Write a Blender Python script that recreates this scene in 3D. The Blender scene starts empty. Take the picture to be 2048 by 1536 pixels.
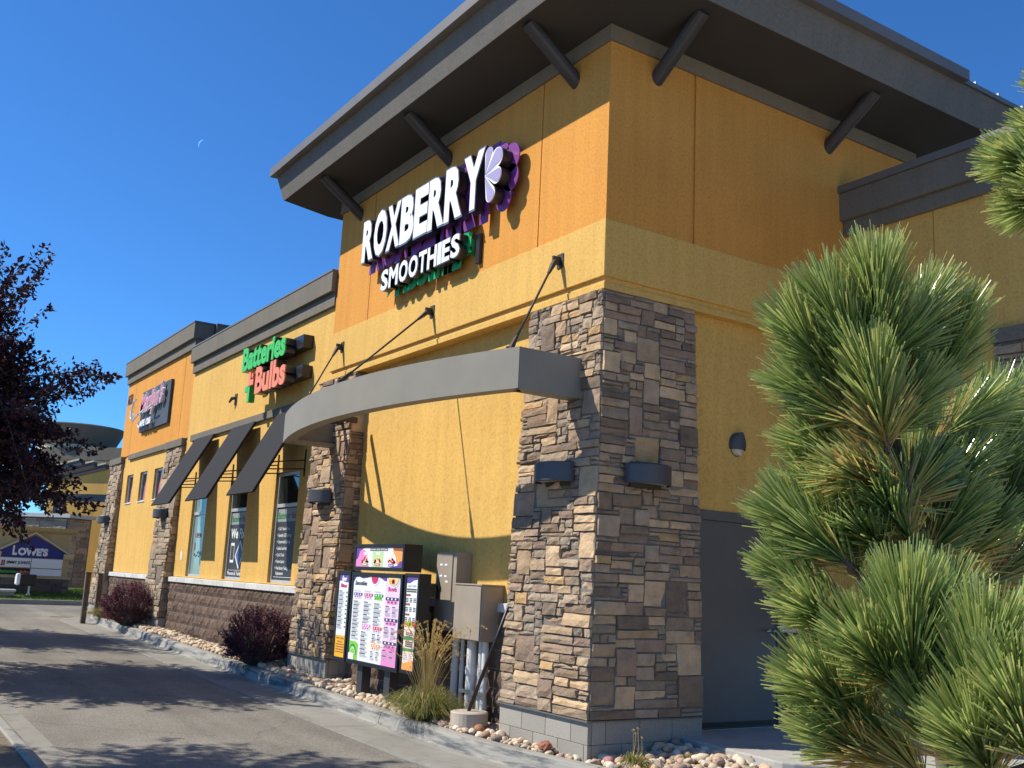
import bpy, math, random
from mathutils import Vector, Matrix
random.seed(7)
S = bpy.context.scene
COL = S.collection
R = math.radians
# ------------------------------------------------------------------ camera
CAM = Vector((7.80, -6.13, 1.40))
RIGHT = Vector((0.55262893, 0.83211412, 0.0467691))
UP = Vector((0.13366656, -0.1438821, 0.98052598))
FWD = Vector((-0.82263875, 0.53561556, 0.19073924))
FPX = 2029.15
cd = bpy.data.cameras.new('camera'); cam = bpy.data.objects.new('camera', cd); COL.objects.link(cam)
m = Matrix((RIGHT, UP, -FWD)).transposed().to_4x4(); m.translation = CAM; cam.matrix_world = m
cd.sensor_width = 36; cd.lens = 36 * FPX / 2048; cd.clip_start = 0.05; cd.clip_end = 6000
S.camera = cam
def project(p):
    d = Vector(p) - CAM; z = d.dot(FWD)
    if z < .05: return None
    return (1024 + FPX * d.dot(RIGHT) / z, 768 - FPX * d.dot(UP) / z, z)
def ray(u, v):
    return (FWD * FPX + RIGHT * (u - 1024) - UP * (v - 768)) / FPX
def at_depth(u, v, d): return CAM + ray(u, v) * d
# ------------------------------------------------------------------ light
SUN = Vector((0.66, 1.0, -1.25)).normalized()
w = bpy.data.worlds.new('World'); S.world = w; w.use_nodes = True
nt = w.node_tree
sky = nt.nodes.new('ShaderNodeTexSky'); sky.sky_type = 'NISHITA'; sky.sun_disc = False
sky.sun_elevation = math.asin(-SUN.z); sky.sun_rotation = math.atan2(-SUN.x, -SUN.y)
sky.altitude = 1400; sky.air_density = 1.0; sky.dust_density = 0.1; sky.ozone_density = 2.2
bg = nt.nodes['Background']; bg.inputs['Strength'].default_value = 0.14
# the photograph's deep, saturated desert blue: one even tint over the whole sky
tn = nt.nodes.new('ShaderNodeMix'); tn.data_type = 'RGBA'; tn.blend_type = 'MULTIPLY'; tn.inputs[0].default_value = 1
tn.inputs[7].default_value = (.22, .49, .78, 1)
nt.links.new(sky.outputs[0], tn.inputs[6]); nt.links.new(tn.outputs[2], bg.inputs[0])
sl = bpy.data.lights.new('sun', 'SUN'); sl.energy = 4.0; sl.angle = R(0.53); sl.color = (1, .94, .83)
so = bpy.data.objects.new('sun', sl); COL.objects.link(so)
so.rotation_euler = SUN.to_track_quat('-Z', 'Y').to_euler(); so.location = (-8, -14, 18)
S.view_settings.view_transform = 'Standard'; S.view_settings.look = 'None'
S.view_settings.exposure = 0.72; S.view_settings.gamma = 1; S.view_settings.use_curve_mapping = False
S.render.engine = 'CYCLES'

# ------------------------------------------------------------------ helpers
OFF = {}
def tag(o, label=None, cat=None, group=None, kind=None):
    if label: o['label'] = label
    if cat: o['category'] = cat
    if group: o['group'] = group
    if kind: o['kind'] = kind
    return o
def thing(name, label=None, cat=None, loc=(0, 0, 0), group=None, kind=None):
    o = bpy.data.objects.new(name, None); COL.objects.link(o); o.location = loc
    o.empty_display_size = .2; OFF[o.name] = Vector(loc)
    return tag(o, label, cat, group, kind)
class MB:
    def __init__(s): s.v = []; s.f = []; s.m = []; s.t = []; s.cur = 0; s.tint = 0.5
    def vert(s, p): s.v.append(tuple(p)); s.t.append(s.tint); return len(s.v) - 1
    def face(s, ids): s.f.append(tuple(ids)); s.m.append(s.cur)
    def poly(s, pts): s.face([s.vert(p) for p in pts])
    def box(s, x0, x1, y0, y1, z0, z1):
        b = len(s.v)
        for z in (z0, z1):
            for x, y in ((x0, y0), (x1, y0), (x1, y1), (x0, y1)): s.vert((x, y, z))
        for q in ((3, 2, 1, 0), (4, 5, 6, 7), (0, 1, 5, 4), (1, 2, 6, 5), (2, 3, 7, 6), (3, 0, 4, 7)): s.face([b + i for i in q])
    def hexa(s, p):   # 8 points, bottom 4 ccw then top 4
        b = len(s.v)
        for q in p: s.vert(q)
        for q in ((3, 2, 1, 0), (4, 5, 6, 7), (0, 1, 5, 4), (1, 2, 6, 5), (2, 3, 7, 6), (3, 0, 4, 7)): s.face([b + i for i in q])
    def prism(s, pts, d):   # polygon extruded by vector d
        d = Vector(d); n = len(pts); b = len(s.v)
        for p in pts: s.vert(p)
        for p in pts: s.vert(Vector(p) + d)
        s.face([b + i for i in range(n)][::-1]); s.face([b + n + i for i in range(n)])
        for i in range(n): j = (i + 1) % n; s.face((b + i, b + j, b + n + j, b + n + i))
    def tube(s, path, r, n=8, cap=True):
        path = [Vector(p) for p in path]; k = len(path); rr = r if hasattr(r, '__len__') else [r] * k
        b = len(s.v); prev = None
        for i, p in enumerate(path):
            t = (path[min(i + 1, k - 1)] - path[max(i - 1, 0)]).normalized()
            if prev is None:
                a = t.cross(Vector((0, 0, 1)))
                if a.length < 1e-3: a = t.cross(Vector((1, 0, 0)))
            else:
                a = prev - t * prev.dot(t)
            a.normalize(); prev = a; c = t.cross(a)
            for j in range(n):
                g = 2 * math.pi * j / n
                s.vert(p + (a * math.cos(g) + c * math.sin(g)) * rr[i])
        for i in range(k - 1):
            for j in range(n):
                jj = (j + 1) % n
                s.face((b + i * n + j, b + i * n + jj, b + (i + 1) * n + jj, b + (i + 1) * n + j))
        if cap:
            s.face([b + j for j in range(n)][::-1]); s.face([b + (k - 1) * n + j for j in range(n)])
    def grid(s, fn, nu, nv):
        b = len(s.v)
        for j in range(nv + 1):
            for i in range(nu + 1): s.vert(fn(i / nu, j / nv))
        for j in range(nv):
            for i in range(nu):
                a = b + j * (nu + 1) + i; s.face((a, a + 1, a + nu + 2, a + nu + 1))
    def mesh(s, name, mats, off=(0, 0, 0), smooth=False, tint=False):
        off = Vector(off)
        me = bpy.data.meshes.new(name)
        me.from_pydata([tuple(Vector(p) - off) for p in s.v], [], s.f)
        for mt in (mats if isinstance(mats, (list, tuple)) else [mats]): me.materials.append(mt)
        if any(s.m): me.polygons.foreach_set('material_index', s.m)
        if smooth: me.polygons.foreach_set('use_smooth', [True] * len(s.f))
        if tint:
            a = me.attributes.new('tint', 'FLOAT', 'POINT'); a.data.foreach_set('value', s.t)
        me.update(); return me
    def build(s, name, mats, parent=None, loc=None, smooth=False, tint=False, bevel=0, label=None):
        off = OFF[parent.name] if parent else Vector(loc or (0, 0, 0))
        me = s.mesh(name, mats, off, smooth, tint)
        o = bpy.data.objects.new(name, me); COL.objects.link(o)
        if parent: o.parent = parent
        else: o.location = off
        OFF[o.name] = off
        if bevel:
            b = o.modifiers.new('bevel', 'BEVEL'); b.width = bevel; b.segments = 2; b.limit_method = 'ANGLE'
        if label: o['label'] = label
        return o
def bx(name, mat, parent, *a, bevel=0, label=None):
    q = MB(); q.box(*a); return q.build(name, mat, parent, bevel=bevel, label=label)
def copy_tree(o, parent=None):
    c = o.copy(); COL.objects.link(c)
    if parent: c.parent = parent
    for ch in list(o.children): copy_tree(ch, c)
    return c
def rnd(a, b): return random.uniform(a, b)

# ------------------------------------------------------------------ materials
def newmat(name):
    mt = bpy.data.materials.new(name); mt.use_nodes = True; n = mt.node_tree
    return mt, n, n.nodes['Principled BSDF']
def noise(n, scale, detail=4, rough=.55, coord='Object', dist=0):
    tc = n.nodes.new('ShaderNodeTexCoord'); t = n.nodes.new('ShaderNodeTexNoise')
    t.inputs['Scale'].default_value = scale; t.inputs['Detail'].default_value = detail
    t.inputs['Roughness'].default_value = rough; t.inputs['Distortion'].default_value = dist
    n.links.new(tc.outputs[coord], t.inputs['Vector']); return t
def ramp(n, src, stops, interp='LINEAR'):
    r = n.nodes.new('ShaderNodeValToRGB'); r.color_ramp.interpolation = interp
    e = r.color_ramp.elements
    while len(e) < len(stops): e.new(.5)
    for i, (p, c) in enumerate(stops):
        e[i].position = p; e[i].color = (c[0], c[1], c[2], 1) if hasattr(c, '__len__') else (c, c, c, 1)
    n.links.new(src, r.inputs[0]); return r
def mixc(n, a, b, fac, mode='MIX'):
    x = n.nodes.new('ShaderNodeMix'); x.data_type = 'RGBA'; x.blend_type = mode
    for sock, val in ((0, fac), (6, a), (7, b)):
        if hasattr(val, 'is_linked'): n.links.new(val, x.inputs[sock])
        elif sock == 0: x.inputs[0].default_value = val
        else: x.inputs[sock].default_value = (val[0], val[1], val[2], 1)
    return x.outputs[2]
def bump(n, b, src, strength, dist):
    bp = n.nodes.new('ShaderNodeBump'); bp.inputs['Strength'].default_value = strength; bp.inputs['Distance'].default_value = dist
    n.links.new(src, bp.inputs['Height']); n.links.new(bp.outputs[0], b.inputs['Normal'])
def scl(c, k): return tuple(x * k for x in c)
def simple(name, c, rough=.6, var=.08, scale=6, metal=0, spec=None, bmp=0):
    mt, n, b = newmat(name)
    t = noise(n, scale, 5)
    r = ramp(n, t.outputs[0], [(.25, scl(c, 1 - var * 1.6)), (.75, scl(c, 1 + var))])
    n.links.new(r.outputs[0], b.inputs['Base Color'])
    b.inputs['Roughness'].default_value = rough; b.inputs['Metallic'].default_value = metal
    if spec is not None: b.inputs['Specular IOR Level'].default_value = spec
    if bmp: bump(n, b, noise(n, scale * 8, 4).outputs[0], bmp, .004)
    return mt
def stucco(name, c):
    mt, n, b = newmat(name)
    big = noise(n, .9, 5, .6); fine = noise(n, 34, 4, .7)
    tc = n.nodes.new('ShaderNodeTexCoord'); mp = n.nodes.new('ShaderNodeMapping'); mp.inputs['Scale'].default_value = (7, 7, .45)
    n.links.new(tc.outputs['Object'], mp.inputs[0])
    st = n.nodes.new('ShaderNodeTexNoise'); st.inputs['Scale'].default_value = 1; st.inputs['Detail'].default_value = 5
    n.links.new(mp.outputs[0], st.inputs['Vector'])
    base = ramp(n, big.outputs[0], [(.3, scl(c, .93)), (.7, scl(c, 1.04))]).outputs[0]
    streak = ramp(n, st.outputs[0], [(.3, .86), (.62, 1.0)]).outputs[0]
    sp = ramp(n, fine.outputs[0], [(.30, .72), (.52, 1.0), (.72, 1.10)]).outputs[0]
    c1 = mixc(n, base, streak, .7, 'MULTIPLY'); c2 = mixc(n, c1, sp, .8, 'MULTIPLY')
    n.links.new(c2, b.inputs['Base Color']); b.inputs['Roughness'].default_value = .92
    b.inputs['Specular IOR Level'].default_value = .2
    bump(n, b, noise(n, 120, 3, .6).outputs[0], .45, .006)
    return mt
def objrand(name, stops, rough=.85, nscale=9, bmp=.5, spec=.25, attr=False, ndist=.02):
    mt, n, b = newmat(name)
    if attr:
        oi = n.nodes.new('ShaderNodeAttribute'); oi.attribute_name = 'tint'; src = oi.outputs['Fac']
    else:
        oi = n.nodes.new('ShaderNodeObjectInfo'); src = oi.outputs['Random']
    r = ramp(n, src, stops, 'CONSTANT' if not attr else 'LINEAR')
    t = noise(n, nscale, 6, .65, 'Object')
    v = ramp(n, t.outputs[0], [(.28, .72), (.5, .98), (.75, 1.18)]).outputs[0]
    t2 = noise(n, nscale * .35, 3, .5)
    hue = ramp(n, t2.outputs[0], [(.35, (1.0, .96, .92)), (.65, (.96, .98, 1.02))]).outputs[0]
    c = mixc(n, r.outputs[0], v, 1, 'MULTIPLY'); c = mixc(n, c, hue, 1, 'MULTIPLY')
    n.links.new(c, b.inputs['Base Color']); b.inputs['Roughness'].default_value = rough
    b.inputs['Specular IOR Level'].default_value = spec
    if bmp: bump(n, b, noise(n, nscale * 4, 6, .7).outputs[0], bmp, ndist)
    return mt
def leafmat(name, stops, trans=.35, rough=.45, spec=.4):
    mt, n, b = newmat(name)
    a = n.nodes.new('ShaderNodeAttribute'); a.attribute_name = 'tint'
    r = ramp(n, a.outputs['Fac'], stops)
    n.links.new(r.outputs[0], b.inputs['Base Color']); b.inputs['Roughness'].default_value = rough
    b.inputs['Specular IOR Level'].default_value = spec
    tr = n.nodes.new('ShaderNodeBsdfTranslucent'); n.links.new(r.outputs[0], tr.inputs[0])
    mx = n.nodes.new('ShaderNodeMixShader'); mx.inputs[0].default_value = trans
    n.links.new(b.outputs[0], mx.inputs[1]); n.links.new(tr.outputs[0], mx.inputs[2])
    n.links.new(mx.outputs[0], n.nodes['Material Output'].inputs[0]); return mt
def flat(name, c, rough=.5, spec=.3):
    mt, n, b = newmat(name); b.inputs['Base Color'].default_value = (*c, 1); b.inputs['Roughness'].default_value = rough
    b.inputs['Specular IOR Level'].default_value = spec; return mt
M = {}
M['yellow'] = stucco('yellow stucco', (.70, .425, .115))
M['orange'] = stucco('orange stucco', (.68, .305, .062))
M['taupe'] = stucco('taupe trim stucco', (.23, .18, .12))
M['greytrim'] = stucco('grey trim', (.18, .16, .125))
M['fascia'] = stucco('grey fascia', (.165, .152, .13))
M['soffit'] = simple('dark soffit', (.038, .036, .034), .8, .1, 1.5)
M['bracket'] = simple('dark bracket paint', (.042, .040, .042), .45, .05)
M['cap'] = simple('metal flashing', (.14, .132, .122), .55, .06, 2, .1)
M['canopy'] = simple('canopy grey paint', (.235, .215, .17), .6, .07, 2.5)
M['awning'] = simple('charcoal awning fabric', (.030, .030, .032), .85, .05, 14, 0, .15, .15)
M['black'] = simple('black paint', (.013, .013, .014), .4, .1)
M['iron'] = simple('dark iron', (.06, .05, .04), .6, .2, 30, .3)
M['lamp'] = simple('grey lamp enamel', (.062, .064, .072), .45, .05)
M['lens'] = simple('frosted lens', (.55, .5, .4), .3, .03)
M['door'] = simple('charcoal door paint', (.115, .110, .102), .42, .05, 3)
M['steel'] = simple('brushed steel', (.5, .5, .5), .3, .05, 8, .9)
M['alu'] = simple('clear aluminium frame', (.55, .56, .55), .38, .04, 4, .35)
M['white'] = simple('white paint', (.80, .80, .78), .5, .02)
M['cmu'] = objrand('smooth concrete block', [(0, (.33, .31, .265)), (.35, (.36, .34, .29)), (.7, (.31, .29, .25))], .92, 75, .5, .2, False, .006)
M['split'] = objrand('split face block', [(0, (.165, .115, .085)), (.3, (.185, .130, .098)), (.6, (.150, .104, .078)), (.85, (.20, .14, .105))], .95, 22, .9, .15, False, .02)
M['mortar'] = simple('mortar', (.34, .28, .24), .95, .1, 30)
M['capstone'] = objrand('pale cast cap stone', [(0, (.60, .59, .55)), (.5, (.64, .63, .59)), (.8, (.56, .55, .51))], .85, 20, .2)
STONE = [(0, (0.437, 0.311, 0.191)), (.12, (0.276, 0.196, 0.130)), (.25, (0.538, 0.377, 0.221)), (.36, (0.343, 0.254, 0.170)), (.48, (0.222, 0.164, 0.115)),
         (.58, (0.631, 0.446, 0.262)), (.67, (0.383, 0.265, 0.180)), (.77, (0.538, 0.349, 0.167)), (.83, (0.450, 0.337, 0.225)), (.93, (0.302, 0.212, 0.149))]
M['stone'] = objrand('ledge stone', STONE, .9, 7, .8, .2, False, .025)
M['grout'] = simple('stone grout', (.19, .165, .135), .95, .15, 20)
M['rock'] = objrand('river rock', [(0, (0.535, 0.423, 0.295)), (.14, (0.637, 0.520, 0.371)), (.28, (0.433, 0.309, 0.207)), (.40, (0.706, 0.605, 0.459)), (.52, (0.319, 0.248, 0.191)),
                                   (.62, (0.573, 0.411, 0.256)), (.74, (0.510, 0.363, 0.268)), (.84, (0.662, 0.568, 0.448)), (.93, (0.382, 0.230, 0.148))], .75, 14, .35, .3, False, .01)
M['rockmix'] = objrand('river rock mix', [(0, (0.433, 0.309, 0.207)), (.25, (0.573, 0.435, 0.295)), (.5, (0.688, 0.556, 0.393)), (.75, (0.484, 0.351, 0.240)), (1, (0.706, 0.605, 0.459))], .8, 14, .35, .3, True, .01)
M['soil'] = simple('soil and grit', (.20, .155, .11), .95, .25, 25, 0, .1, .6)
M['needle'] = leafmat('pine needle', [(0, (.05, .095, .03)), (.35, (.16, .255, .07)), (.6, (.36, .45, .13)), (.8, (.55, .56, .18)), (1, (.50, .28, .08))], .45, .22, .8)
M['bark'] = simple('bark', (.15, .125, .105), .95, .3, 30, 0, .2, .8)
M['purple'] = leafmat('purple leaf', [(0, (.016, .009, .018)), (.5, (.036, .014, .028)), (.85, (.07, .02, .030)), (1, (.12, .035, .025))], .18, .45, .35)
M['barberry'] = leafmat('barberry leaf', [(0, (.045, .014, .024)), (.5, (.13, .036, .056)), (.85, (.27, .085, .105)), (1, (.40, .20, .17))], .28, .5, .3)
M['grassb'] = leafmat('grass blade', [(0, (.085, .115, .025)), (.45, (.21, .23, .055)), (.75, (.45, .36, .12)), (1, (.74, .50, .20))], .3, .5, .3)
M['lawn'] = leafmat('lawn blade', [(0, (.04, .10, .012)), (.6, (.09, .17, .02)), (1, (.2, .22, .05))], .3, .5, .3)
M['lawnbase'] = simple('lawn soil', (.07, .11, .022), .95, .3, 8)
def glassmat():
    mt, n, b = newmat('window glass'); b.inputs['Base Color'].default_value = (.012, .017, .018, 1)
    b.inputs['Roughness'].default_value = .04; b.inputs['Specular IOR Level'].default_value = .9
    t = noise(n, .8, 2); bump(n, b, t.outputs[0], .03, .02); return mt
M['glass'] = glassmat()
def concrete(name, c, stain=.5):
    mt, n, b = newmat(name)
    a = noise(n, 1.3, 6, .65); f = noise(n, 90, 3, .6); s2 = noise(n, 5, 6, .7)
    c1 = ramp(n, a.outputs[0], [(.3, scl(c, .82)), (.7, scl(c, 1.06))]).outputs[0]
    c2 = mixc(n, c1, ramp(n, f.outputs[0], [(.3, .86), (.6, 1.03)]).outputs[0], .8, 'MULTIPLY')
    c3 = mixc(n, c2, ramp(n, s2.outputs[0], [(.34, .55), (.5, 1.0)]).outputs[0], stain, 'MULTIPLY')
    n.links.new(c3, b.inputs['Base Color']); b.inputs['Roughness'].default_value = .9; b.inputs['Specular IOR Level'].default_value = .25
    bump(n, b, f.outputs[0], .25, .004); return mt
M['conc'] = concrete('kerb concrete', (.315, .298, .255))
def rubbed(name, c):   # kerb face: dark tyre rubber smeared over the concrete in uneven strokes
    mt, n, b = newmat(name); tc = n.nodes.new('ShaderNodeTexCoord'); mp = n.nodes.new('ShaderNodeMapping'); mp.inputs['Scale'].default_value = (1.1, 2, 9); n.links.new(tc.outputs['Object'], mp.inputs[0])
    t = n.nodes.new('ShaderNodeTexNoise'); t.inputs['Scale'].default_value = 1.6; t.inputs['Detail'].default_value = 8; t.inputs['Roughness'].default_value = .68; n.links.new(mp.outputs[0], t.inputs['Vector'])
    k = ramp(n, t.outputs[0], [(.40, 0.0), (.56, 1.0)]).outputs[0]
    n.links.new(mixc(n, (.085, .088, .09), c, k), b.inputs['Base Color']); b.inputs['Roughness'].default_value = .85; bump(n, b, noise(n, 70, 4).outputs[0], .3, .004); return mt
M['kerbface'] = rubbed('rubbed kerb face', (.29, .275, .24))
M['bounce'] = concrete('forecourt concrete', (.55, .50, .42), .1)  # pale colour of the unseen sheet added for bounced light
M['slab'] = concrete('slab concrete', (.40, .385, .35), .25)
M['gutter'] = concrete('gutter concrete', (.265, .252, .218), .4)
def asphalt():
    mt, n, b = newmat('asphalt')
    a = noise(n, .55, 6, .65); g = noise(n, 150, 2, .7); sp = n.nodes.new('ShaderNodeTexVoronoi'); sp.inputs['Scale'].default_value = 130
    tc = n.nodes.new('ShaderNodeTexCoord'); n.links.new(tc.outputs['Object'], sp.inputs['Vector'])
    c1 = ramp(n, a.outputs[0], [(.32, (.165, .153, .128)), (.55, (.225, .207, .172)), (.72, (.295, .266, .212))]).outputs[0]
    c2 = mixc(n, c1, ramp(n, g.outputs[0], [(.3, .55), (.55, 1.0), (.75, 1.45)]).outputs[0], .9, 'MULTIPLY')
    c2 = mixc(n, c2, ramp(n, noise(n, 38, 3, .75).outputs[0], [(.32, .62), (.5, 1.0), (.7, 1.3)]).outputs[0], .8, 'MULTIPLY')
    # long wheel-track darkening along the lane
    mp = n.nodes.new('ShaderNodeMapping'); mp.inputs['Scale'].default_value = (.12, 1.6, 1); n.links.new(tc.outputs['Object'], mp.inputs[0])
    wt = n.nodes.new('ShaderNodeTexNoise'); wt.inputs['Scale'].default_value = 1.2; wt.inputs['Detail'].default_value = 6
    n.links.new(mp.outputs[0], wt.inputs['Vector'])
    c3 = mixc(n, c2, ramp(n, wt.outputs[0], [(.38, .72), (.58, 1.05)]).outputs[0], .6, 'MULTIPLY')
    stone = ramp(n, sp.outputs['Color'], [(.86, 0.0), (.93, 1.0)]).outputs[0]
    c4 = mixc(n, c3, (.36, .34, .30), stone)
    # hairline cracks
    vc = n.nodes.new('ShaderNodeTexVoronoi'); vc.feature = 'DISTANCE_TO_EDGE'; vc.inputs['Scale'].default_value = .22
    ds = noise(n, 2.5, 5, .7)
    ad = n.nodes.new('ShaderNodeVectorMath'); ad.operation = 'MULTIPLY_ADD'; ad.inputs[1].default_value = (.5, .5, .5)
    n.links.new(ds.outputs['Color'], ad.inputs[0]); n.links.new(tc.outputs['Object'], ad.inputs[2]); n.links.new(ad.outputs[0], vc.inputs['Vector'])
    cr = ramp(n, vc.outputs['Distance'], [(.0, .6), (.004, 1.0)]).outputs[0]
    c5 = mixc(n, c4, cr, .8, 'MULTIPLY')
    n.links.new(c5, b.inputs['Base Color']); b.inputs['Roughness'].default_value = .93; b.inputs['Specular IOR Level'].default_value = .25
    bump(n, b, g.outputs[0], .7, .006); return mt
M['asphalt'] = asphalt()

# ------------------------------------------------------------------ text
def text_mb(s, height, ext=0.0, offset=0.0, shear=0.0, xs=1.0, width=None):
    c = bpy.data.curves.new('t', 'FONT'); c.body = s; c.size = 1; c.offset = offset; c.shear = shear; c.resolution_u = 3
    o = bpy.data.objects.new('t', c); COL.objects.link(o)
    dg = bpy.context.evaluated_depsgraph_get(); dg.update()
    me = bpy.data.meshes.new_from_object(o.evaluated_get(dg))
    vs = [v.co.copy() for v in me.vertices]; fs = [tuple(p.vertices) for p in me.polygons]
    bpy.data.objects.remove(o); bpy.data.curves.remove(c); bpy.data.meshes.remove(me)
    k = height / .70
    if not vs: return [], []
    x0 = min(v.x for v in vs); x1 = max(v.x for v in vs)
    kx = k * xs if width is None else width / (x1 - x0)
    return [((v.x - x0) * kx, v.y * k) for v in vs], fs
def put_text(mb, s, x, z, y, height, depth=0.0, **kw):
    """lettering in the plane facing -Y, optional solid depth behind it"""
    vs, fs = text_mb(s, height, **kw)
    b = len(mb.v)
    for p in vs: mb.vert((x + p[0], y, z + p[1]))
    for f in fs: mb.face([b + i for i in f])
    if depth:
        ec = {}
        for f in fs:
            for i in range(len(f)):
                e = (f[i], f[(i + 1) % len(f)]); ec[tuple(sorted(e))] = ec.get(tuple(sorted(e)), []) + [e]
        b2 = len(mb.v)
        for p in vs: mb.vert((x + p[0], y + depth, z + p[1]))
        for k, v in ec.items():
            if len(v) == 1: i, j = v[0]; mb.face((b + j, b + i, b2 + i, b2 + j))
        for f in fs: mb.face([b2 + i for i in f][::-1])
    return max(p[0] for p in vs) if vs else 0
def text_x(mb, s, y, z, x, height, **kw):   # facing +X
    vs, fs = text_mb(s, height, **kw); b = len(mb.v)
    for p in vs: mb.vert((x, y + p[0], z + p[1]))
    for f in fs: mb.face([b + i for i in f])

# ------------------------------------------------------------------ ground
def zr(x): return -.31 - .0155 * max(-32, min(14, x))
g = MB()
xs = [-900, -32, -20, -8, 0, 14, 900]; ys = [-900, -40, 40, 900]
for i in range(len(xs) - 1):
    for j in range(len(ys) - 1):
        g.poly([(xs[i], ys[j], zr(xs[i]) - .06), (xs[i + 1], ys[j], zr(xs[i + 1]) - .06), (xs[i + 1], ys[j + 1], zr(xs[i + 1]) - .06), (xs[i], ys[j + 1], zr(xs[i]) - .06)])
tag(g.build('ground', M['asphalt']), kind='structure')
g = MB()
def lane_strip(y0, y1, x0, x1, n, dz):
    g.grid(lambda u, v: (x0 + (x1 - x0) * u, y0 + (y1 - y0) * v, zr(x0 + (x1 - x0) * u) + dz), n, 1)
lane_strip(-4.18, -1.35, -20.3, 14, 24, 0)
lane_strip(-1.35, 4, .6, 14, 8, -.004); lane_strip(-1.351, 1.3, -20.4, -18.4, 3, -.014)
g.grid(lambda u, v: (-25.4 + 5.2 * u, -40 + 80 * v, zr(-25.4 + 5.2 * u) - .004), 4, 8)
tag(g.build('road', M['asphalt']), kind='structure')
# pale concrete sheet just outside the frame, added to bounce light onto shaded walls
g = MB(); g.grid(lambda u, v: (3.0 + 30 * u, -30 + 70 * v, zr(3.0 + 30 * u) + .006), 6, 6)
tag(g.build('bounce_sheet', M['bounce']), kind='structure')

# kerb: profile swept along the lane, cut into sections with open joints
def sweep(path, prof, i0, i1):
    q = MB(); n = len(prof)
    for i in range(i0, i1 + 1):
        p, nrm = path[i]
        for (o, z) in prof: q.vert((p[0] + nrm[0] * o, p[1] + nrm[1] * o, zr(p[0]) + z))
    for i in range(i1 - i0):
        for j in range(n - 1):
            a = i * n + j; q.cur = 1 if 4 <= j <= 6 else 2 if j > 6 else 0; q.face((a, a + 1, a + n + 1, a + n))
    q.cur = 0; q.face(list(range(n))[::-1]); q.face([(i1 - i0) * n + j for j in range(n)])
    return q
PROF = [(0, -.28), (0, .142), (.012, .152), (.095, .150), (.125, .140), (.140, .115), (.165, .02), (.19, .004), (.25, -.008), (.82, .008), (.83, -.02), (.83, -.28)]
def kerb_path():
    pts = []
    rr = 1.6; cx, cy = -18.6, -.52 + rr
    for k in range(9):
        a = R(180 + 90 * k / 8); pts.append(((cx + rr * math.cos(a), cy + rr * math.sin(a)), (math.cos(a), math.sin(a))))
    pts.insert(0, ((cx - rr, 9), (-1, 0)))
    x = -18.0
    while x < -2.25: pts.append(((x, -.52 + .008 * math.sin(x * 3)), (0, -1))); x += .6
    rr = 9.5; cx, cy = -2.2, -.52 + rr
    for k in range(1, 19):
        a = R(270 + 72 * k / 18); pts.append(((cx + rr * math.cos(a), cy + rr * math.sin(a)), (math.cos(a), math.sin(a))))
    return pts
KP = kerb_path()
kerb = thing('kerb', loc=(-9, -.6, zr(-9)), kind='structure')
seg = 5; i = 0
while i < len(KP) - 1:
    j = min(i + seg, len(KP) - 1)
    path = list(KP)
    # pull the ends in by 5 mm so that the joint stays open
    (pa, na), (pb, nb) = KP[i], KP[i + 1]; d = (Vector(pb) - Vector(pa)).normalized() * .006; path[i] = ((pa[0] + d.x, pa[1] + d.y), na)
    (pa, na), (pb, nb) = KP[j], KP[j - 1]; d = (Vector(pb) - Vector(pa)).normalized() * .006; path[j] = ((pa[0] + d.x, pa[1] + d.y), na)
    q = sweep(path, PROF, i, j); q.build('kerb_section', [M['conc'], M['kerbface'], M['gutter']], kerb, smooth=False); i = j
kerb2 = thing('kerb', loc=(-5, -4.6, zr(-5)), kind='structure')
x = -19.5
while x < 14:
    PL = [((x + .006, -4.62), (0, 1)), ((x + 1.5, -4.62), (0, 1)), ((x + 2.994, -4.62), (0, 1))]
    q = sweep(PL, [(0, -.28), (0, .142), (.012, .152), (.085, .150), (.115, .138), (.13, .115), (.15, .02), (.17, .006), (.44, .008), (.445, -.02), (.445, -.28)], 0, 2)
    q.f = [f[::-1] for f in q.f]
    q.build('kerb_section', [M['conc'], M['kerbface'], M['gutter']], kerb2); x += 3
# planting beds
def wall_line(x):
    if -1.31 < x < .17 or -7.21 < x < -5.78 or -16.0 < x < -14.6 or -21.6 < x < -20.6: return -.17
    if -5.78 <= x <= -1.31: return .13
    return -.03
g = MB()
bk0 = lambda x: -.53 if x < -2.2 else 8.97 - math.sqrt(90.25 - (x + 2.2) ** 2)
g.grid(lambda u, v: (-19.3 + 19.9 * u, bk0(-19.3 + 19.9 * u) * (1 - v) + .2 * v, zr(-19.3 + 19.9 * u) + .115 + .012 * math.sin(u * 60)), 60, 2)
def arc_y(x): return 8.98 - math.sqrt(90.25 - (x + 2.2) ** 2)
g.grid(lambda u, v: (.6 + 1.3 * u, arc_y(.6 + 1.3 * u) - .02 + v * (1.1 - arc_y(.6 + 1.3 * u)), zr(.6) + .118), 10, 2)
tag(g.build('planting_bed', M['soil']), kind='structure')
g = MB(); g.grid(lambda u, v: (-19.5 + 33 * u, -12 + 7.4 * v, zr(-19.5 + 33 * u) + .13), 20, 2)
tag(g.build('island_bed', M['soil']), kind='structure')
g = MB(); g.prism([(-.16, 1.02, -.3), (1.46, .86, -.3), (1.54, .87, -.3), (1.62, .93, -.3), (2.2, 1.6, -.3), (3.2, 3.76, -.3), (-.16, 3.76, -.3)], (0, 0, .30))
tag(g.build('pavement', M['slab'], bevel=.015), kind='structure')

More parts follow.
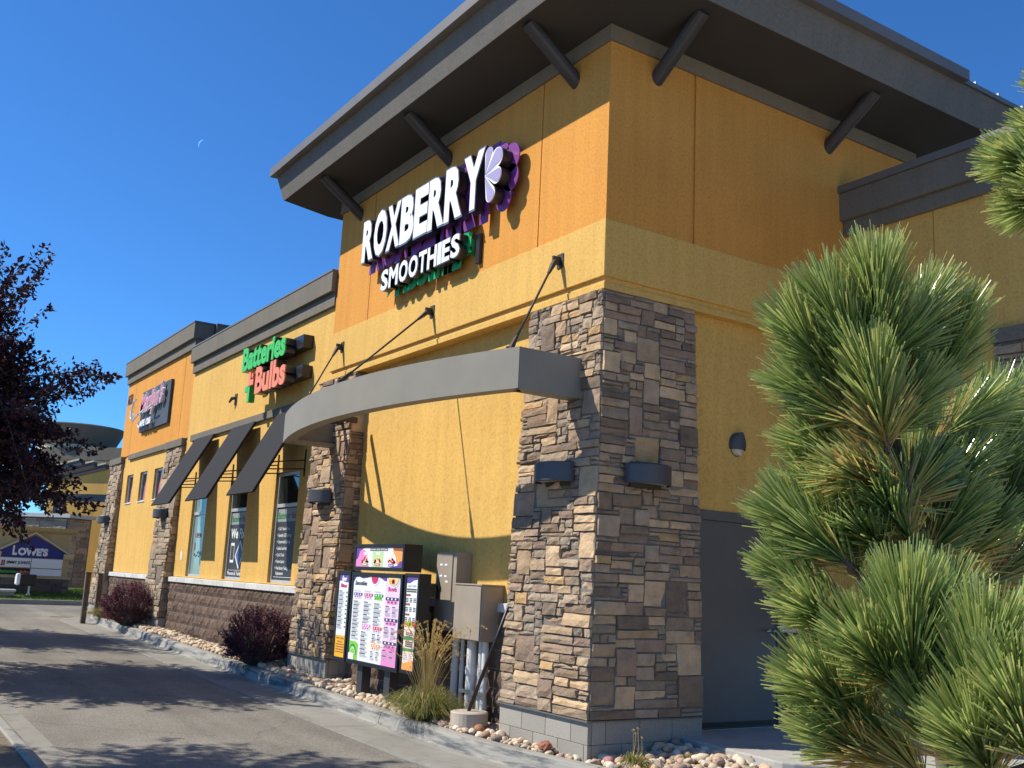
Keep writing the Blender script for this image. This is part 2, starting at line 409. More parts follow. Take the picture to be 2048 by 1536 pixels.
# ------------------------------------------------------------------ the building
B = thing('shop_building', 'yellow and orange stucco corner shop building with grey roof edges', 'building', (0, 0, 0))
def walls(name, mat, parent, x0, x1, z0, z1, yf, yb, holes=()):
    """wall facing -Y with rectangular openings, one mesh"""
    q = MB(); xs = sorted({x0, x1, *[h[0] for h in holes], *[h[1] for h in holes]})
    for a, b in zip(xs, xs[1:]):
        zs = [(z0, z1)]
        for h in holes:
            if h[0] <= a and h[1] >= b: zs = [(z0, h[2]), (h[3], z1)]
        for c, d in zs: q.box(a, b, yf, yb, c, d)
    # weld coincident internal faces: remove faces shared by two boxes
    return q.build(name, mat, parent)
WIN = [(-13.70, -12.72), (-11.32, -10.30), (-8.92, -7.86)]
CWIN = [(-19.80, -19.16), (-18.46, -17.77), (-17.09, -16.36)]
YM = .04
walls('wall', M['yellow'], B, -14.60, -6.86, 1.17, 5.60, YM, .34, [(a, b, 1.19, 3.03) for a, b in WIN])
walls('wall', M['yellow'], B, -20.85, -14.602, 1.17, 4.10, YM, .34, [(a, b, 2.88, 3.635) for a, b in CWIN])
# upper cafe wall: three orange panels with open joints on a recessed backing
bx('wall', M['orange'], B, -20.83, -14.62, YM + .02, .34, 4.10, 6.4)
for a, b in ((-20.85, -19.985), (-19.965, -15.38), (-15.36, -14.60)): bx('stucco_panel', M['orange'], B, a, b, YM, YM + .02, 4.165, 6.2)
bx('trim_band', M['greytrim'], B, -19.75, -15.15, -.015, YM - .002, 4.03, 4.165, bevel=.006)
bx('trim_band', M['greytrim'], B, -14.2, -7.1, -.015, YM - .002, 4.03, 4.165, bevel=.006)
# parapets: two stepped courses and a metal cap
def parapet(x0, x1, za, zb, zc, yf=YM, ret=True):
    p = MB(); p.box(x0, x1, yf - .06, yf + .3, za, zb - .002); o1 = p.build('cornice', M['greytrim'], B, bevel=.006)
    p = MB(); p.box(x0 - (.05 if ret else 0), x1 + (.05 if ret else 0), yf - .13, yf + .32, zb, zc - .035); p.build('parapet', M['greytrim'], B, bevel=.008)
    p = MB(); p.box(x0 - (.06 if ret else 0), x1 + (.06 if ret else 0), yf - .14, yf + .34, zc - .034, zc); p.build('parapet_cap', M['cap'], B, bevel=.004)
parapet(-14.56, -6.87, 5.575, 5.80, 6.165, ret=False)
parapet(-20.86, -14.57, 6.17, 6.385, 6.775)
bx('parapet', M['greytrim'], B, -14.66, -14.44, YM + .34, 7.5, 5.7, 6.74); bx('parapet_cap', M['cap'], B, -14.68, -14.42, YM + .34, 7.5, 6.741, 6.775)
bx('parapet', M['greytrim'], B, -20.92, -20.7, YM + .34, 7.5, 5.7, 6.74)
bx('wall', M['orange'], B, -20.849, -20.6, .342, 8, 1.0, 6.2)
bx('roof', M['cap'], B, -20.8, -6.88, .35, 9, 5.3, 5.5)
# tower: orange panels with joints, yellow band, recessed lower wall
bx('wall', M['orange'], B, -6.83, -.02, .02, 5.2, 4.5, 7.3)
for a, b in ((-6.85, -5.635), (-5.615, -1.235), (-1.215, -.0)): bx('stucco_panel', M['orange'], B, a, b, 0, .02, 5.10, 7.085)
for a, b in ((.0, 1.19), (1.21, 5.2)): bx('stucco_panel', M['orange'], B, -.02, 0, a + .0201, b, 5.10, 7.085)
bx('wall', M['orange'], B, -6.85, -6.82, .0201, 5.2, 5.3, 7.1)
bx('trim_band', M['taupe'], B, -6.88, .03, -.03, .3, 7.086, 7.262); bx('trim_band', M['taupe'], B, -.3, .03, .302, 5.2, 7.086, 7.262)
q = MB(); q.box(-6.90, .004, -.004, .3, 4.49, 5.0995); q.box(-.3, .004, .3, 5.0, 4.49, 5.0995); q.build('band_course', M['yellow'], B, bevel=.006)
q = MB(); q.box(-6.86, -.03, .03, .3, 4.43, 4.489); q.box(-.3, -.03, .3, 4.9, 4.43, 4.489); q.build('cornice', M['yellow'], B)
q = MB(); q.box(-6.88, -.012, .012, .3, 4.36, 4.4295); q.box(-.3, -.012, .3, 4.95, 4.36, 4.4295); q.build('cornice', M['yellow'], B, bevel=.004)
bx('wall', M['yellow'], B, -6.9, -.2, .19, .5, 1.1, 4.36)
q = MB(); q.box(-.4, -.13, .3, 1.44, -.1, 4.36); q.box(-.4, -.13, 1.44, 2.70, 2.242, 4.36); q.box(-.4, -.13, 2.70, 3.77, 1.02, 4.36); q.build('wall', M['yellow'], B)
# roof with tilted fascia, flashing and soffit
XL, XR, YF, YB = -7.56, .86, -.75, 9.0
q = MB()
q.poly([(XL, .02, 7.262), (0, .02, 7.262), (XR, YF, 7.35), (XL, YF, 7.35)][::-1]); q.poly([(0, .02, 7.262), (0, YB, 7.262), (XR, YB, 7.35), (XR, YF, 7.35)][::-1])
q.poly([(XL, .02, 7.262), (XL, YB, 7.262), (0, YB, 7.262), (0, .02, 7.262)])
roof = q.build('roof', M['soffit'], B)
def miter(prof):   # profile: (overhang outwards, z) closed loop, swept left end -> corner -> back
    q = MB(); n = len(prof)
    for st in (0, 1, 2):
        for o, z in prof:
            q.vert((XL - max(0, o - .765), -o, z) if st == 0 else (o + .11, -o, z) if st == 1 else (o + .11, YB, z))
    for s_ in range(2):
        for i in range(n):
            j = (i + 1) % n; q.face((s_ * n + i, (s_ + 1) * n + i, (s_ + 1) * n + j, s_ * n + j))
    q.face(list(range(n))); q.face([2 * n + i for i in range(n)][::-1]); return q
miter([(.75, 7.351), (.765, 7.345), (.875, 7.755), (.4, 7.755), (.4, 7.36)]).build('fascia', M['fascia'], roof)
q = MB(); n = 4
prof = [(.86, 7.757), (.985, 7.750), (.99, 7.885), (.3, 7.97)]
for P in ((XL - .16, None), (None, None), (None, 4.78)):
    for o, z in prof:
        q.vert((P[0], -o, z) if P[0] is not None else (o + .11, -o if P[1] is None else P[1], z))
for s_ in range(2):
    for i in range(n):
        j = (i + 1) % n; q.face((s_ * n + i, (s_ + 1) * n + i, (s_ + 1) * n + j, s_ * n + j))
q.face(list(range(n))); q.face([2 * n + i for i in range(n)][::-1])
q.build('flashing', M['cap'], roof)
q = MB(); q.box(.5, 1.02, 4.782, YB, 7.757, 7.82); q.build('flashing', M['cap'], roof)
for y in (5.05, 5.55, 6.1): bx('snow_guard', M['steel'], roof, .97, 1.01, y, y + .04, 7.821, 7.865)
bx('roof_deck', M['cap'], roof, XL - .1, .45, -.3, YB, 7.80, 7.95)
for k, x in enumerate((-6.14, -3.40, -.62)):
    q = MB(); q.tube([(x, .06, 6.84), (x, -.66, 7.345)], .085, 14); q.build('eave_bracket', M['bracket'], roof, smooth=False, bevel=0)
for y in (.66, 3.47):
    q = MB(); q.tube([(-.06, y, 6.84), (.70, y, 7.345)], .085, 14); q.build('eave_bracket', M['bracket'], roof)
# rear wing whose wall faces the lane to the right of the tower
bx('wall', M['yellow'], B, .002, 1.195, 3.77, 4.1, 1.0, 5.78); bx('wall', M['yellow'], B, -.2, .001, 3.77, 4.1, 1.0, 4.4)
q = MB(); q.box(1.21, 9, 3.77, 4.1, 4.235, 5.78); q.box(1.19, 1.215, 3.785, 4.1, 1, 5.77); q.box(1.21, 1.86, 3.77, 4.1, 1.0, 4.2349); q.build('wall', M['yellow'], B)
bx('trim_band', M['greytrim'], B, 1.87, 9, 3.70, 4.1, 4.08, 4.2348)
bx('cornice', M['greytrim'], B, .012, 9, 3.71, 4.1, 5.765, 5.948, bevel=.006)
bx('parapet', M['greytrim'], B, .0, 9.05, 3.65, 4.1, 5.95, 6.30, bevel=.008); bx('parapet_cap', M['cap'], B, .0, 9.05, 3.62, 4.12, 6.301, 6.39)
bx('wall', M['grout'], B, 1.88, 9, 3.74, 4.1, 0, 4.079)

# ------------------------------------------------------------------ stone veneer
def pack(W, H, c=.05, big=1.0):
    nx = max(1, int(round(W / c))); nz = int(round(H / (c * .86))); occ = [[False] * nx for _ in range(nz)]; out = []
    cand = [(11, 2), (8, 2), (7, 2), (6, 1), (8, 3), (6, 2), (5, 2), (5, 3), (4, 2), (6, 7), (7, 6), (5, 6), (6, 6), (4, 4), (5, 5), (3, 2), (3, 3), (2, 2), (4, 7), (3, 5), (9, 1), (2, 1), (3, 1)]
    wt = [9, 9, 10, 6, 6, 10, 8, 4, 8, 1.5, 1.5, 1.2, 1.5, 1.5, 1.5, 4, 1.5, 1, .3, .3, 5, .5, 2]
    for j in range(nz):
        for i in range(nx):
            if occ[j][i]: continue
            free = 0
            while i + free < nx and not occ[j][i + free]: free += 1
            for t in range(40):
                a, b = random.choices(cand, wt)[0]
                if free <= 3: a, b = free, random.choice((1, 1, 2, 2))
                if t > 24: a, b = min(free, 4), random.choice((1, 2, 2))
                if free - a == 1: a += 1
                if a > free or j + b > nz: continue
                if all(not occ[j + y][i + x] for y in range(b) for x in range(a)): break
            else: a = b = 1
            for y in range(b):
                for x in range(a): occ[j + y][i + x] = True
            out.append((i * W / nx, j * H / nz, a * W / nx, b * H / nz))
    return out
def stone_into(q, P, u, v, w, h, d, gap=.0035, rough=.014):
    """one cleft stone: P(u, v, n) maps face coordinates to the world"""
    nu = 2 if w < .14 else 3 if w < .3 else 4; nv = 2 if h < .16 else 3
    jit = lambda s: random.uniform(-s, s)
    u0, u1, v0, v1 = u + gap, u + w - gap, v + gap, v + h - gap
    cs = {(0, 0): (u0 + rnd(0, .01), v0 + rnd(0, .008)), (1, 0): (u1 - rnd(0, .01), v0 + rnd(0, .008)), (0, 1): (u0 + rnd(0, .01), v1 - rnd(0, .008)), (1, 1): (u1 - rnd(0, .01), v1 - rnd(0, .008))}
    def uv(a, b):
        x = (cs[0, 0][0] * (1 - a) + cs[1, 0][0] * a) * (1 - b) + (cs[0, 1][0] * (1 - a) + cs[1, 1][0] * a) * b
        y = (cs[0, 0][1] * (1 - a) + cs[1, 0][1] * a) * (1 - b) + (cs[0, 1][1] * (1 - a) + cs[1, 1][1] * a) * b
        return x, y
    tx, ty = jit(rough), jit(rough); grid = {}
    for j in range(nv + 1):
        for i in range(nu + 1):
            a, b = i / nu, j / nv; x, y = uv(a, b); edge = i in (0, nu) or j in (0, nv)
            if edge: x += jit(.003); y += jit(.003)
            n = d + (a - .5) * tx + (b - .5) * ty + jit(rough * .5) - (rnd(.003, .009) if edge else 0)
            grid[i, j] = q.vert(P(x, y, n))
    for j in range(nv):
        for i in range(nu): q.face((grid[i, j], grid[i + 1, j], grid[i + 1, j + 1], grid[i, j + 1]))
    rim = [(i, 0) for i in range(nu)] + [(nu, j) for j in range(nv)] + [(i, nv) for i in range(nu, 0, -1)] + [(0, j) for j in range(nv, 0, -1)]
    back = []
    for (i, j) in rim:
        x, y = uv(i / nu, j / nv); back.append(q.vert(P(x, y, -.012)))
    for k in range(len(rim)):
        l = (k + 1) % len(rim); q.face((grid[rim[k]], back[k], back[l], grid[rim[l]]))
def veneer(parent, P, W, H, c=.05, each=True, skip=None):
    lay_stones(parent, [(P, u, v, w, h) for (u, v, w, h) in pack(W, H, c)], 300 if each else 0)
def lay_stones(parent, items, limit):
    """the largest stones are parts of their own, the small chips between them one mesh"""
    items = sorted(items, key=lambda t: -t[3] * t[4]); st = MB()
    for k, (P, u, v, w, h) in enumerate(items):
        d = rnd(.010, .042)
        if k < limit: q = MB(); stone_into(q, P, u, v, w, h, d); q.build('stone', M['stone'], parent)
        else: st.tint = random.random(); stone_into(st, P, u, v, w, h, d)
    if st.f: o = st.build('stone_chips' if limit else 'stone', M['stonemix'], parent, tint=True); o['kind'] = 'stuff'
M['stonemix'] = objrand('ledge stone mix', [(0, (0.402, 0.302, 0.196)), (.2, (0.264, 0.205, 0.152)), (.4, (0.492, 0.372, 0.235)), (.6, (0.228, 0.180, 0.139)), (.8, (0.444, 0.344, 0.230)), (1, (0.324, 0.261, 0.196))], .9, 7, .8, .2, True, .025)
def pillar(x0, x1, y0b, z0, zb, zt, bat, batR, yback, each, ystep, label, c=.05, left_side=True, cap=False):
    """battered pillar: front plane leans back by bat over its height, right side by batR"""
    p = thing('stone_pillar'); p.parent = B; OFF[p.name] = Vector((0, 0, 0)); p['label'] = label
    H = zt - zb
    fy = lambda z: y0b + bat * (z - zb) / 4.16; fx = lambda z: x1 - batR * (z - zb) / 4.16
    # core of mortar
    q = MB(); q.hexa([(x0 + .02, fy(zb), zb), (fx(zb), fy(zb), zb), (fx(zb), yback, zb), (x0 + .02, yback, zb),
                      (x0 + .02, fy(zt), zt), (fx(zt), fy(zt), zt), (fx(zt), yback, zt), (x0 + .02, yback, zt)])
    q.build('core', M['grout'], p)
    W = x1 - x0
    D = yback - y0b
    PF = lambda u, v, n: (x0 + u * (fx(zb + v) + .012 - x0) / W, fy(zb + v) - n, zb + v)
    PS = lambda u, v, n: (fx(zb + v) + n, fy(zb + v) + .004 + u * (yback - fy(zb + v)) / D, zb + v)
    lay_stones(p, [(PF, *r) for r in pack(W, H, c)] + [(PS, *r) for r in pack(D, H, c)], 300 if each else 0)
    if left_side: veneer(p, lambda u, v, n: (x0 + .02 - n * .5, yback - u * (yback - fy(zb + v)) / D, zb + v), D, H, c * 1.5, False)
    # concrete block base, two courses, open joints
    q = MB(); q.box(x0 + .03, x1 - .01, y0b + .03, yback, z0 - .4, zb - .02); q.build('core', M['grout'], p)
    zc = zb - .015; k = 0; bh = .203
    while zc > z0 - .05:
        x = x0 - (.2 if k % 2 else .0) + .0; xe = x1 + .005
        while x < xe - .02:
            a, b = max(x, x0 - .005), min(x + .406, xe)
            if b - a > .03: bx('concrete_block', M['cmu'], p, a + .003, b - .003, y0b + .005, y0b + .05, zc - bh + .004, zc, bevel=.003)
            x += .406
        y = y0b - (.0 if k % 2 else .2)
        while y < yback - .02:
            a, b = max(y, y0b + .052), min(y + .41, yback)
            if b - a > .03: bx('concrete_block', M['cmu'], p, x1 - .045, x1 + .005, a + .003, b - .003, zc - bh + .004, zc, bevel=.003)
            y += .41
        zc -= bh; k += 1
    q = MB(); q.box(x0 - .012, x1 + .03, y0b - .03, y0b + .1, zb - .014, zb - .002); q.box(x1 - .1, x1 + .03, y0b + .1, yback, zb - .014, zb - .002); q.build('flashing', M['cap'], p)
    if cap:
        bx('pillar_cap', M['greytrim'], p, x0 - .03, fx(zt) + .05, fy(zt) - .06, yback, zt + .002, zt + .17, bevel=.008)
    return p
pillar(-1.31, .165, -.165, -.2, .185, 4.352, .18, .18, 1.262, True, 0, 'wide stone pillar at the building corner, its right side in shade')
pillar(-7.21, -5.79, -.165, -.1, .215, 4.355, .18, .10, .20, True, 0, 'stone pillar behind the menu board under the left end of the curved canopy')
pillar(-16.02, -14.63, -.165, .05, .30, 3.985, .18, .10, .10, False, 0, 'stone pillar with grey cap between the cafe and the awnings', .07, cap=True)
pillar(-21.62, -20.25, -.165, .12, .33, 3.985, .18, .10, .60, False, 0, 'stone pillar with grey cap at the far left corner of the building', .07, cap=True)
bp = thing('stone_pier'); bp.parent = B; OFF[bp.name] = Vector((0, 0, 0))
veneer(bp, lambda u, v, n: (1.9 + u, 3.735 - n, .3 + v), 2.2, 3.75, .06, False)

# ------------------------------------------------------------------ split face block base and sill course
def rough_block(w, h, d, seed):
    random.seed(seed); q = MB(); nu, nv = 6, 3; gr = {}
    for j in range(nv + 1):
        for i in range(nu + 1):
            e = i in (0, nu) or j in (0, nv)
            gr[i, j] = q.vert((w * i / nu, (-.004 if e else -rnd(.006, .034)), h * j / nv))
    for j in range(nv):
        for i in range(nu): q.face((gr[i, j], gr[i + 1, j], gr[i + 1, j + 1], gr[i, j + 1]))
    rim = [(i, 0) for i in range(nu)] + [(nu, j) for j in range(nv)] + [(i, nv) for i in range(nu, 0, -1)] + [(0, j) for j in range(nv, 0, -1)]
    bk = [q.vert((w * i / nu, d, h * j / nv)) for i, j in rim]
    for k in range(len(rim)):
        l = (k + 1) % len(rim); q.face((gr[rim[k]], bk[k], bk[l], gr[rim[l]]))
    return q.mesh('concrete_block', M['split'])
BLK = [rough_block(.396, .193, .05, 100 + k) for k in range(7)]; random.seed(11)
def block_wall(x0, x1, y, ztop, n, label=None, right=False):
    W_ = thing('block_wall'); W_.parent = B; OFF[W_.name] = Vector((0, 0, 0))
    if right: bx('mortar_bed', M['mortar'], W_, y - .2, y - .002, x0, x1, ztop - n * .203, ztop)
    else: bx('mortar_bed', M['mortar'], W_, x0, x1, y + .002, y + .2, ztop - n * .203, ztop)
    for r in range(n):
        x = x0 - (.203 if r % 2 else 0)
        while x < x1 - .03:
            a, b = max(x, x0), min(x + .406, x1)
            if b - a > .06:
                o = bpy.data.objects.new('concrete_block', random.choice(BLK)); COL.objects.link(o); o.parent = W_
                z = ztop - (r + 1) * .203 + .005
                if right: o.location = (y, a + .005, z); o.rotation_euler = (0, 0, R(90)); o.scale = ((b - a - .01) / .396, 1, 1)
                else: o.location = (a + .005, y, z); o.scale = ((b - a - .01) / .396, 1, 1)
            x += .406
    return W_
block_wall(-14.62, -7.22, -.005, 1.055, 5)
block_wall(-20.3, -16.03, -.005, 1.055, 4)
block_wall(-5.8, -1.30, .155, 1.055, 6)
block_wall(2.68, 3.74, -.11, .99, 5, right=True)
def sill_course(x0, x1, y, z0=1.06, z1=1.168):
    W_ = thing('sill_course'); W_.parent = B; OFF[W_.name] = Vector((0, 0, 0)); x = x0
    while x < x1 - .05:
        b = min(x + .61, x1)
        q = MB(); q.prism([(x + .003, y - .045, z0), (x + .003, y + .3, z0), (x + .003, y + .3, z1 + .01), (x + .003, y - .045, z1 - .012)][::-1], (b - x - .006, 0, 0))
        q.build('cap_stone', M['capstone'], W_, bevel=.004); x = b
sill_course(-14.6, -7.2, -.005); sill_course(-20.3, -16.03, -.005); sill_course(-5.8, -1.3, .155)
W_ = thing('sill_course'); W_.parent = B; OFF[W_.name] = Vector((0, 0, 0))
for y in (2.68, 3.22): bx('cap_stone', M['capstone'], W_, -.3, -.07, y + .003, y + .535, .992, 1.09, bevel=.004)
# ------------------------------------------------------------------ windows
M['greenv'] = flat('green vinyl', (.02, .20, .06)); M['greyv'] = flat('grey vinyl', (.045, .047, .055)); M['whitev'] = flat('white vinyl', (.72, .74, .72))
M['dimv'] = flat('silver vinyl', (.28, .30, .30)); M['pinkv'] = flat('pink blind', (.50, .13, .16)); M['redv'] = flat('red vinyl', (.25, .03, .025)); M['inkv'] = flat('black vinyl', (.015, .015, .016))
M['tealg'] = flat('pale interior shade', (.22, .33, .31), .12, .6); M['bluev'] = flat('blue vinyl', (.08, .12, .28)); M['paleg'] = flat('grey interior', (.09, .10, .10), .08, .7)
def window(x0, x1, z0, z1, zm=None, y=.118):
    W_ = thing('window'); W_.parent = B; OFF[W_.name] = Vector((0, 0, 0))
    f = MB(); t = .05
    f.box(x0, x0 + t, y - .03, y + .05, z0, z1); f.box(x1 - t, x1, y - .03, y + .05, z0, z1)
    f.box(x0 + t, x1 - t, y - .03, y + .05, z0, z0 + t); f.box(x0 + t, x1 - t, y - .03, y + .05, z1 - t, z1)
    if zm: f.box(x0 + t, x1 - t, y - .029, y + .05, zm - .03, zm + .03)
    f.build('frame', M['alu'], W_, bevel=.004)
    ps = [(z0 + t, z1 - t)] if not zm else [(z0 + t, zm - .03), (zm + .03, z1 - t)]
    for a, b in ps: bx('pane', M['glass'], W_, x0 + t, x1 - t, y, y + .012, a, b)
    return W_
ws = []
for k, (a, b) in enumerate(WIN): ws.append(window(a, b, 1.19, 3.02, 2.47))
for a, b in CWIN:
    W_ = window(a, b, 2.885, 3.63)
    q = MB(); q.poly([(a + .22, .1135, 2.94), (b - .05, .1135, 2.94), (b - .05, .1135, 3.46), (a + .36, .1135, 3.44), (a + .25, .1135, 3.25)]); q.build('blind', M['pinkv'], W_)
    bx('sill', M['white'], W_, a, b, .02, .12, 2.882, 2.90)
def layer(mb, x0, x1, z0, z1, y): mb.poly([(x0, y, z0), (x1, y, z0), (x1, y, z1), (x0, y, z1)])
# third window: service list
a, b = WIN[2]; q = MB(); y = .1155
layer(q, a + .05, b - .05, 1.24, 2.44, y); q.m[-1] = 0
q.cur = 1; layer(q, a + .06, b - .06, 2.20, 2.42, y - .002); q.cur = 2; put_text(q, 'Batteries', a + .09, 2.25, y - .004, .11, width=.5, offset=.02)
q.cur = 4; put_text(q, '+', a + .60, 2.25, y - .004, .11); put_text(q, 'Bulbs', a + .70, 2.25, y - .004, .11, width=.28, offset=.02)
q.cur = 3; z = 2.06
for s in ('Cell / Smart Phone', 'Specialty LED Lighting', 'Commercial Lighting', 'Sealed Lead Acid', 'Car & Truck', 'Power Sports', 'Free Battery Testing', 'Replacement'):
    put_text(q, ('' if s == 'Replacement' else '+ ') + s, a + .12 + (.06 if s == 'Replacement' else 0), z, y - .004, .052, xs=.85, offset=.015); z -= .108 if s != 'Free Battery Testing' else .085
layer(q, a + .08, b - .08, 1.285, 1.292, y - .004)
q.build('poster', [M['greyv'], M['dimv'], M['greenv'], M['whitev'], M['redv']], ws[2])
# second window: repair poster
a, b = WIN[1]; q = MB()
layer(q, a + .05, b - .05, 1.24, 2.44, y); q.cur = 1; layer(q, a + .06, b - .06, 2.20, 2.42, y - .002); q.cur = 2; put_text(q, 'Batteries', a + .09, 2.25, y - .004, .11, width=.48, offset=.02)
q.cur = 4; put_text(q, '+', a + .58, 2.25, y - .004, .11); put_text(q, 'Bulbs', a + .67, 2.25, y - .004, .11, width=.27, offset=.02)
q.cur = 3; put_text(q, 'We Fix', a + .10, 1.95, y - .004, .17, width=.78, offset=.035)
layer(q, a + .16, a + .36, 1.50, 1.86, y - .004); q.poly([(a + .42, y - .004, 1.62), (a + .66, y - .004, 1.38), (a + .90, y - .004, 1.66), (a + .66, y - .004, 1.92)])
layer(q, a + .08, b - .08, 1.36, 1.366, y - .003); put_text(q, 'Phones & Tablets', a + .09, 1.275, y - .004, .065, width=.82, offset=.02)
q.cur = 0; layer(q, a + .18, a + .34, 1.55, 1.81, y - .006); q.cur = 5; q.poly([(a + .47, y - .006, 1.63), (a + .66, y - .006, 1.44), (a + .85, y - .006, 1.66), (a + .66, y - .006, 1.86)])
q.build('poster', [M['greyv'], M['dimv'], M['greenv'], M['whitev'], M['redv'], M['bluev']], ws[1])
# first window: pale roller shade with a small decal
a, b = WIN[0]; q = MB(); layer(q, a + .05, b - .05, 1.24, 2.44, y); layer(q, a + .05, a + .5, 2.50, 2.97, y); q.build('roller_shade', M['tealg'], ws[0])
q = MB(); put_text(q, 'OPEN', a + .20, 1.98, y - .003, .09, width=.4, offset=.02); q.cur = 1
for k in range(16): cx_, cz_ = a + .2 + rnd(0, .5), 1.58 + rnd(0, .1); layer(q, cx_, cx_ + .035, cz_, cz_ + rnd(.02, .06), y - .003)
q.cur = 0; layer(q, a + .2, a + .27, 1.72, 1.88, y - .003); q.build('decal', [M['redv'], M['inkv']], ws[0])['kind'] = 'stuff'
q = MB(); q.prism([(-14.14, YM - .004, 1.50), (-14.07, YM - .004, 1.52), (-14.05, YM - .004, 1.62), (-14.11, YM - .004, 1.72), (-14.17, YM - .004, 1.68), (-14.16, YM - .004, 1.6)], (0, .003, 0))
q.build('stucco_patch', M['white'], B)
# door in the tower side wall
D_ = thing('door'); D_.parent = B; OFF[D_.name] = Vector((0, 0, 0))
f = MB(); f.box(-.3, -.105, 1.445, 1.495, 0, 2.24); f.box(-.3, -.105, 2.645, 2.695, 0, 2.24); f.box(-.3, -.105, 1.495, 2.645, 2.14, 2.24); f.build('door_frame', M['door'], D_, bevel=.004)
bx('door_leaf', M['door'], D_, -.17, -.125, 1.50, 2.64, .012, 2.135, bevel=.003)
bx('kick_sweep', M['black'], D_, -.124, -.115, 1.51, 2.63, .02, .07)
bx('threshold', M['steel'], D_, -.2, -.08, 1.50, 2.64, 0.001, .011)
h = MB(); h.tube([(-.124, 2.56, 1.0), (-.06, 2.56, 1.0)], .016, 10); h.tube([(-.075, 2.575, 1.0), (-.062, 2.43, 1.0)], [.012, .010], 8); h.tube([(-.124, 2.56, 1.0), (-.118, 2.56, 1.0)], .034, 14); h.build('handle', M['steel'], D_, smooth=True)
n_ = MB(); put_text(n_, '1633', -20.72, 5.60, YM - .012, .26, .01, width=.5, offset=.02); n_.build('house_number', M['iron'], B)

# ------------------------------------------------------------------ canopy, rods, awnings, lamps
CX, CH = -3.39, 3.11
def cy_(x): return -(.80 + .50 * (1 - ((x - CX) / CH) ** 2))
cn = thing('entrance_canopy', 'curved grey metal canopy ring hung on rods over the menu board', 'canopy', (CX, -.8, 3.24))
q = MB(); N = 44
xs_ = [CX - CH + 2 * CH * i / N for i in range(N + 1)]
ring = [(x, cy_(x)) for x in xs_]
t = .07
def ring_in(i):
    x, y = ring[i]; dx = -2 * .5 * (x - CX) / CH ** 2 * -1
    s_ = -(1.0) * (x - CX) / CH ** 2   # dy/dx of -(.5*(1-((x-cx)/ch)^2)) is (x-cx)/ch^2
    nn = Vector((-(x - CX) / CH ** 2, 1)).normalized(); return (x + nn.x * t, y + nn.y * t)
prof = []
for i, (x, y) in enumerate(ring):
    xi, yi = ring_in(i); xi = max(CX - CH + .07, min(CX + CH - .07, xi))
    for p in ((x, y, 3.245), (x, y, 3.66), (xi, yi, 3.66), (xi, yi, 3.30), (x + (xi - x) * 2.2, y + (yi - y) * 2.2, 3.295), (x + (xi - x) * 2.2, y + (yi - y) * 2.2, 3.245)): q.vert(p)
for i in range(N):
    for j in range(6):
        k = (j + 1) % 6; q.face((i * 6 + j, (i + 1) * 6 + j, (i + 1) * 6 + k, i * 6 + k))
q.face([j for j in range(6)]); q.face([N * 6 + j for j in range(6)][::-1])
q.build('curved_fascia', M['canopy'], cn)
for x0 in (CX - CH, CX + CH - .07):
    bx('side_fascia', M['canopy'], cn, x0, x0 + .07, -.795, .04, 3.245, 3.66)
bx('bottom_flange', M['canopy'], cn, CX - CH + .072, CX - CH + .2, -.74, .0, 3.245, 3.295); bx('bottom_flange', M['canopy'], cn, CX + CH - .2, CX + CH - .072, -.74, .0, 3.245, 3.295)
q = MB()
for x in (-6.1, -5.72): q.box(x - .03, x + .03, -.9, .0, 3.56, 3.64)
q.build('cross_bar', M['iron'], cn)
for xa, fx_, fy_, lab in ((-.76, -.66, -.66, 'dark hanging rod of the canopy nearest the building corner'), (-3.60, -3.55, -1.22, 'long middle hanging rod of the canopy below the green lettering'), (-6.44, -6.3, -.66, 'dark hanging rod at the far left end of the canopy')):
    t_ = thing('hanger_rod', lab, 'hanger rod', (xa, 0, 4.83), 'rods that hold up the canopy')
    a = Vector((xa, -.085, 4.80)); b = Vector((fx_, fy_, 3.72)); d = (b - a).normalized()
    q = MB(); q.tube([a + d * .16, b - d * .16], .013, 8); q.build('rod', M['iron'], t_, smooth=True)
    q = MB(); q.box(xa - .055, xa + .055, -.016, -.001, 4.74, 4.90); q.box(xa - .014, xa - .004, -.11, -.016, 4.77, 4.86); q.box(xa + .004, xa + .014, -.11, -.016, 4.77, 4.86); q.build('wall_plate', M['iron'], t_)
    q = MB(); q.tube([a - d * .02, a + d * .06, a + d * .17], [.032, .030, .018], 8); q.tube([(xa - .03, -.085, 4.80), (xa + .03, -.085, 4.80)], .022, 8); q.build('clevis', M['iron'], t_)
    q = MB(); q.tube([b + d * .05, b - d * .06, b - d * .17], [.034, .030, .018], 8); q.tube([(b.x - .03, b.y, b.z), (b.x + .03, b.y, b.z)], .024, 8); q.box(b.x - .012, b.x + .012, b.y - .05, b.y + .05, 3.655, b.z + .02); q.build('clevis', M['iron'], t_)
AW = (('leftmost flat charcoal awning, nearest the grey capped pillar', -13.66, -12.38), ('middle flat charcoal awning of the three over the windows', -11.26, -10.0), ('right flat charcoal awning, partly behind the canopy end', -8.88, -7.62))
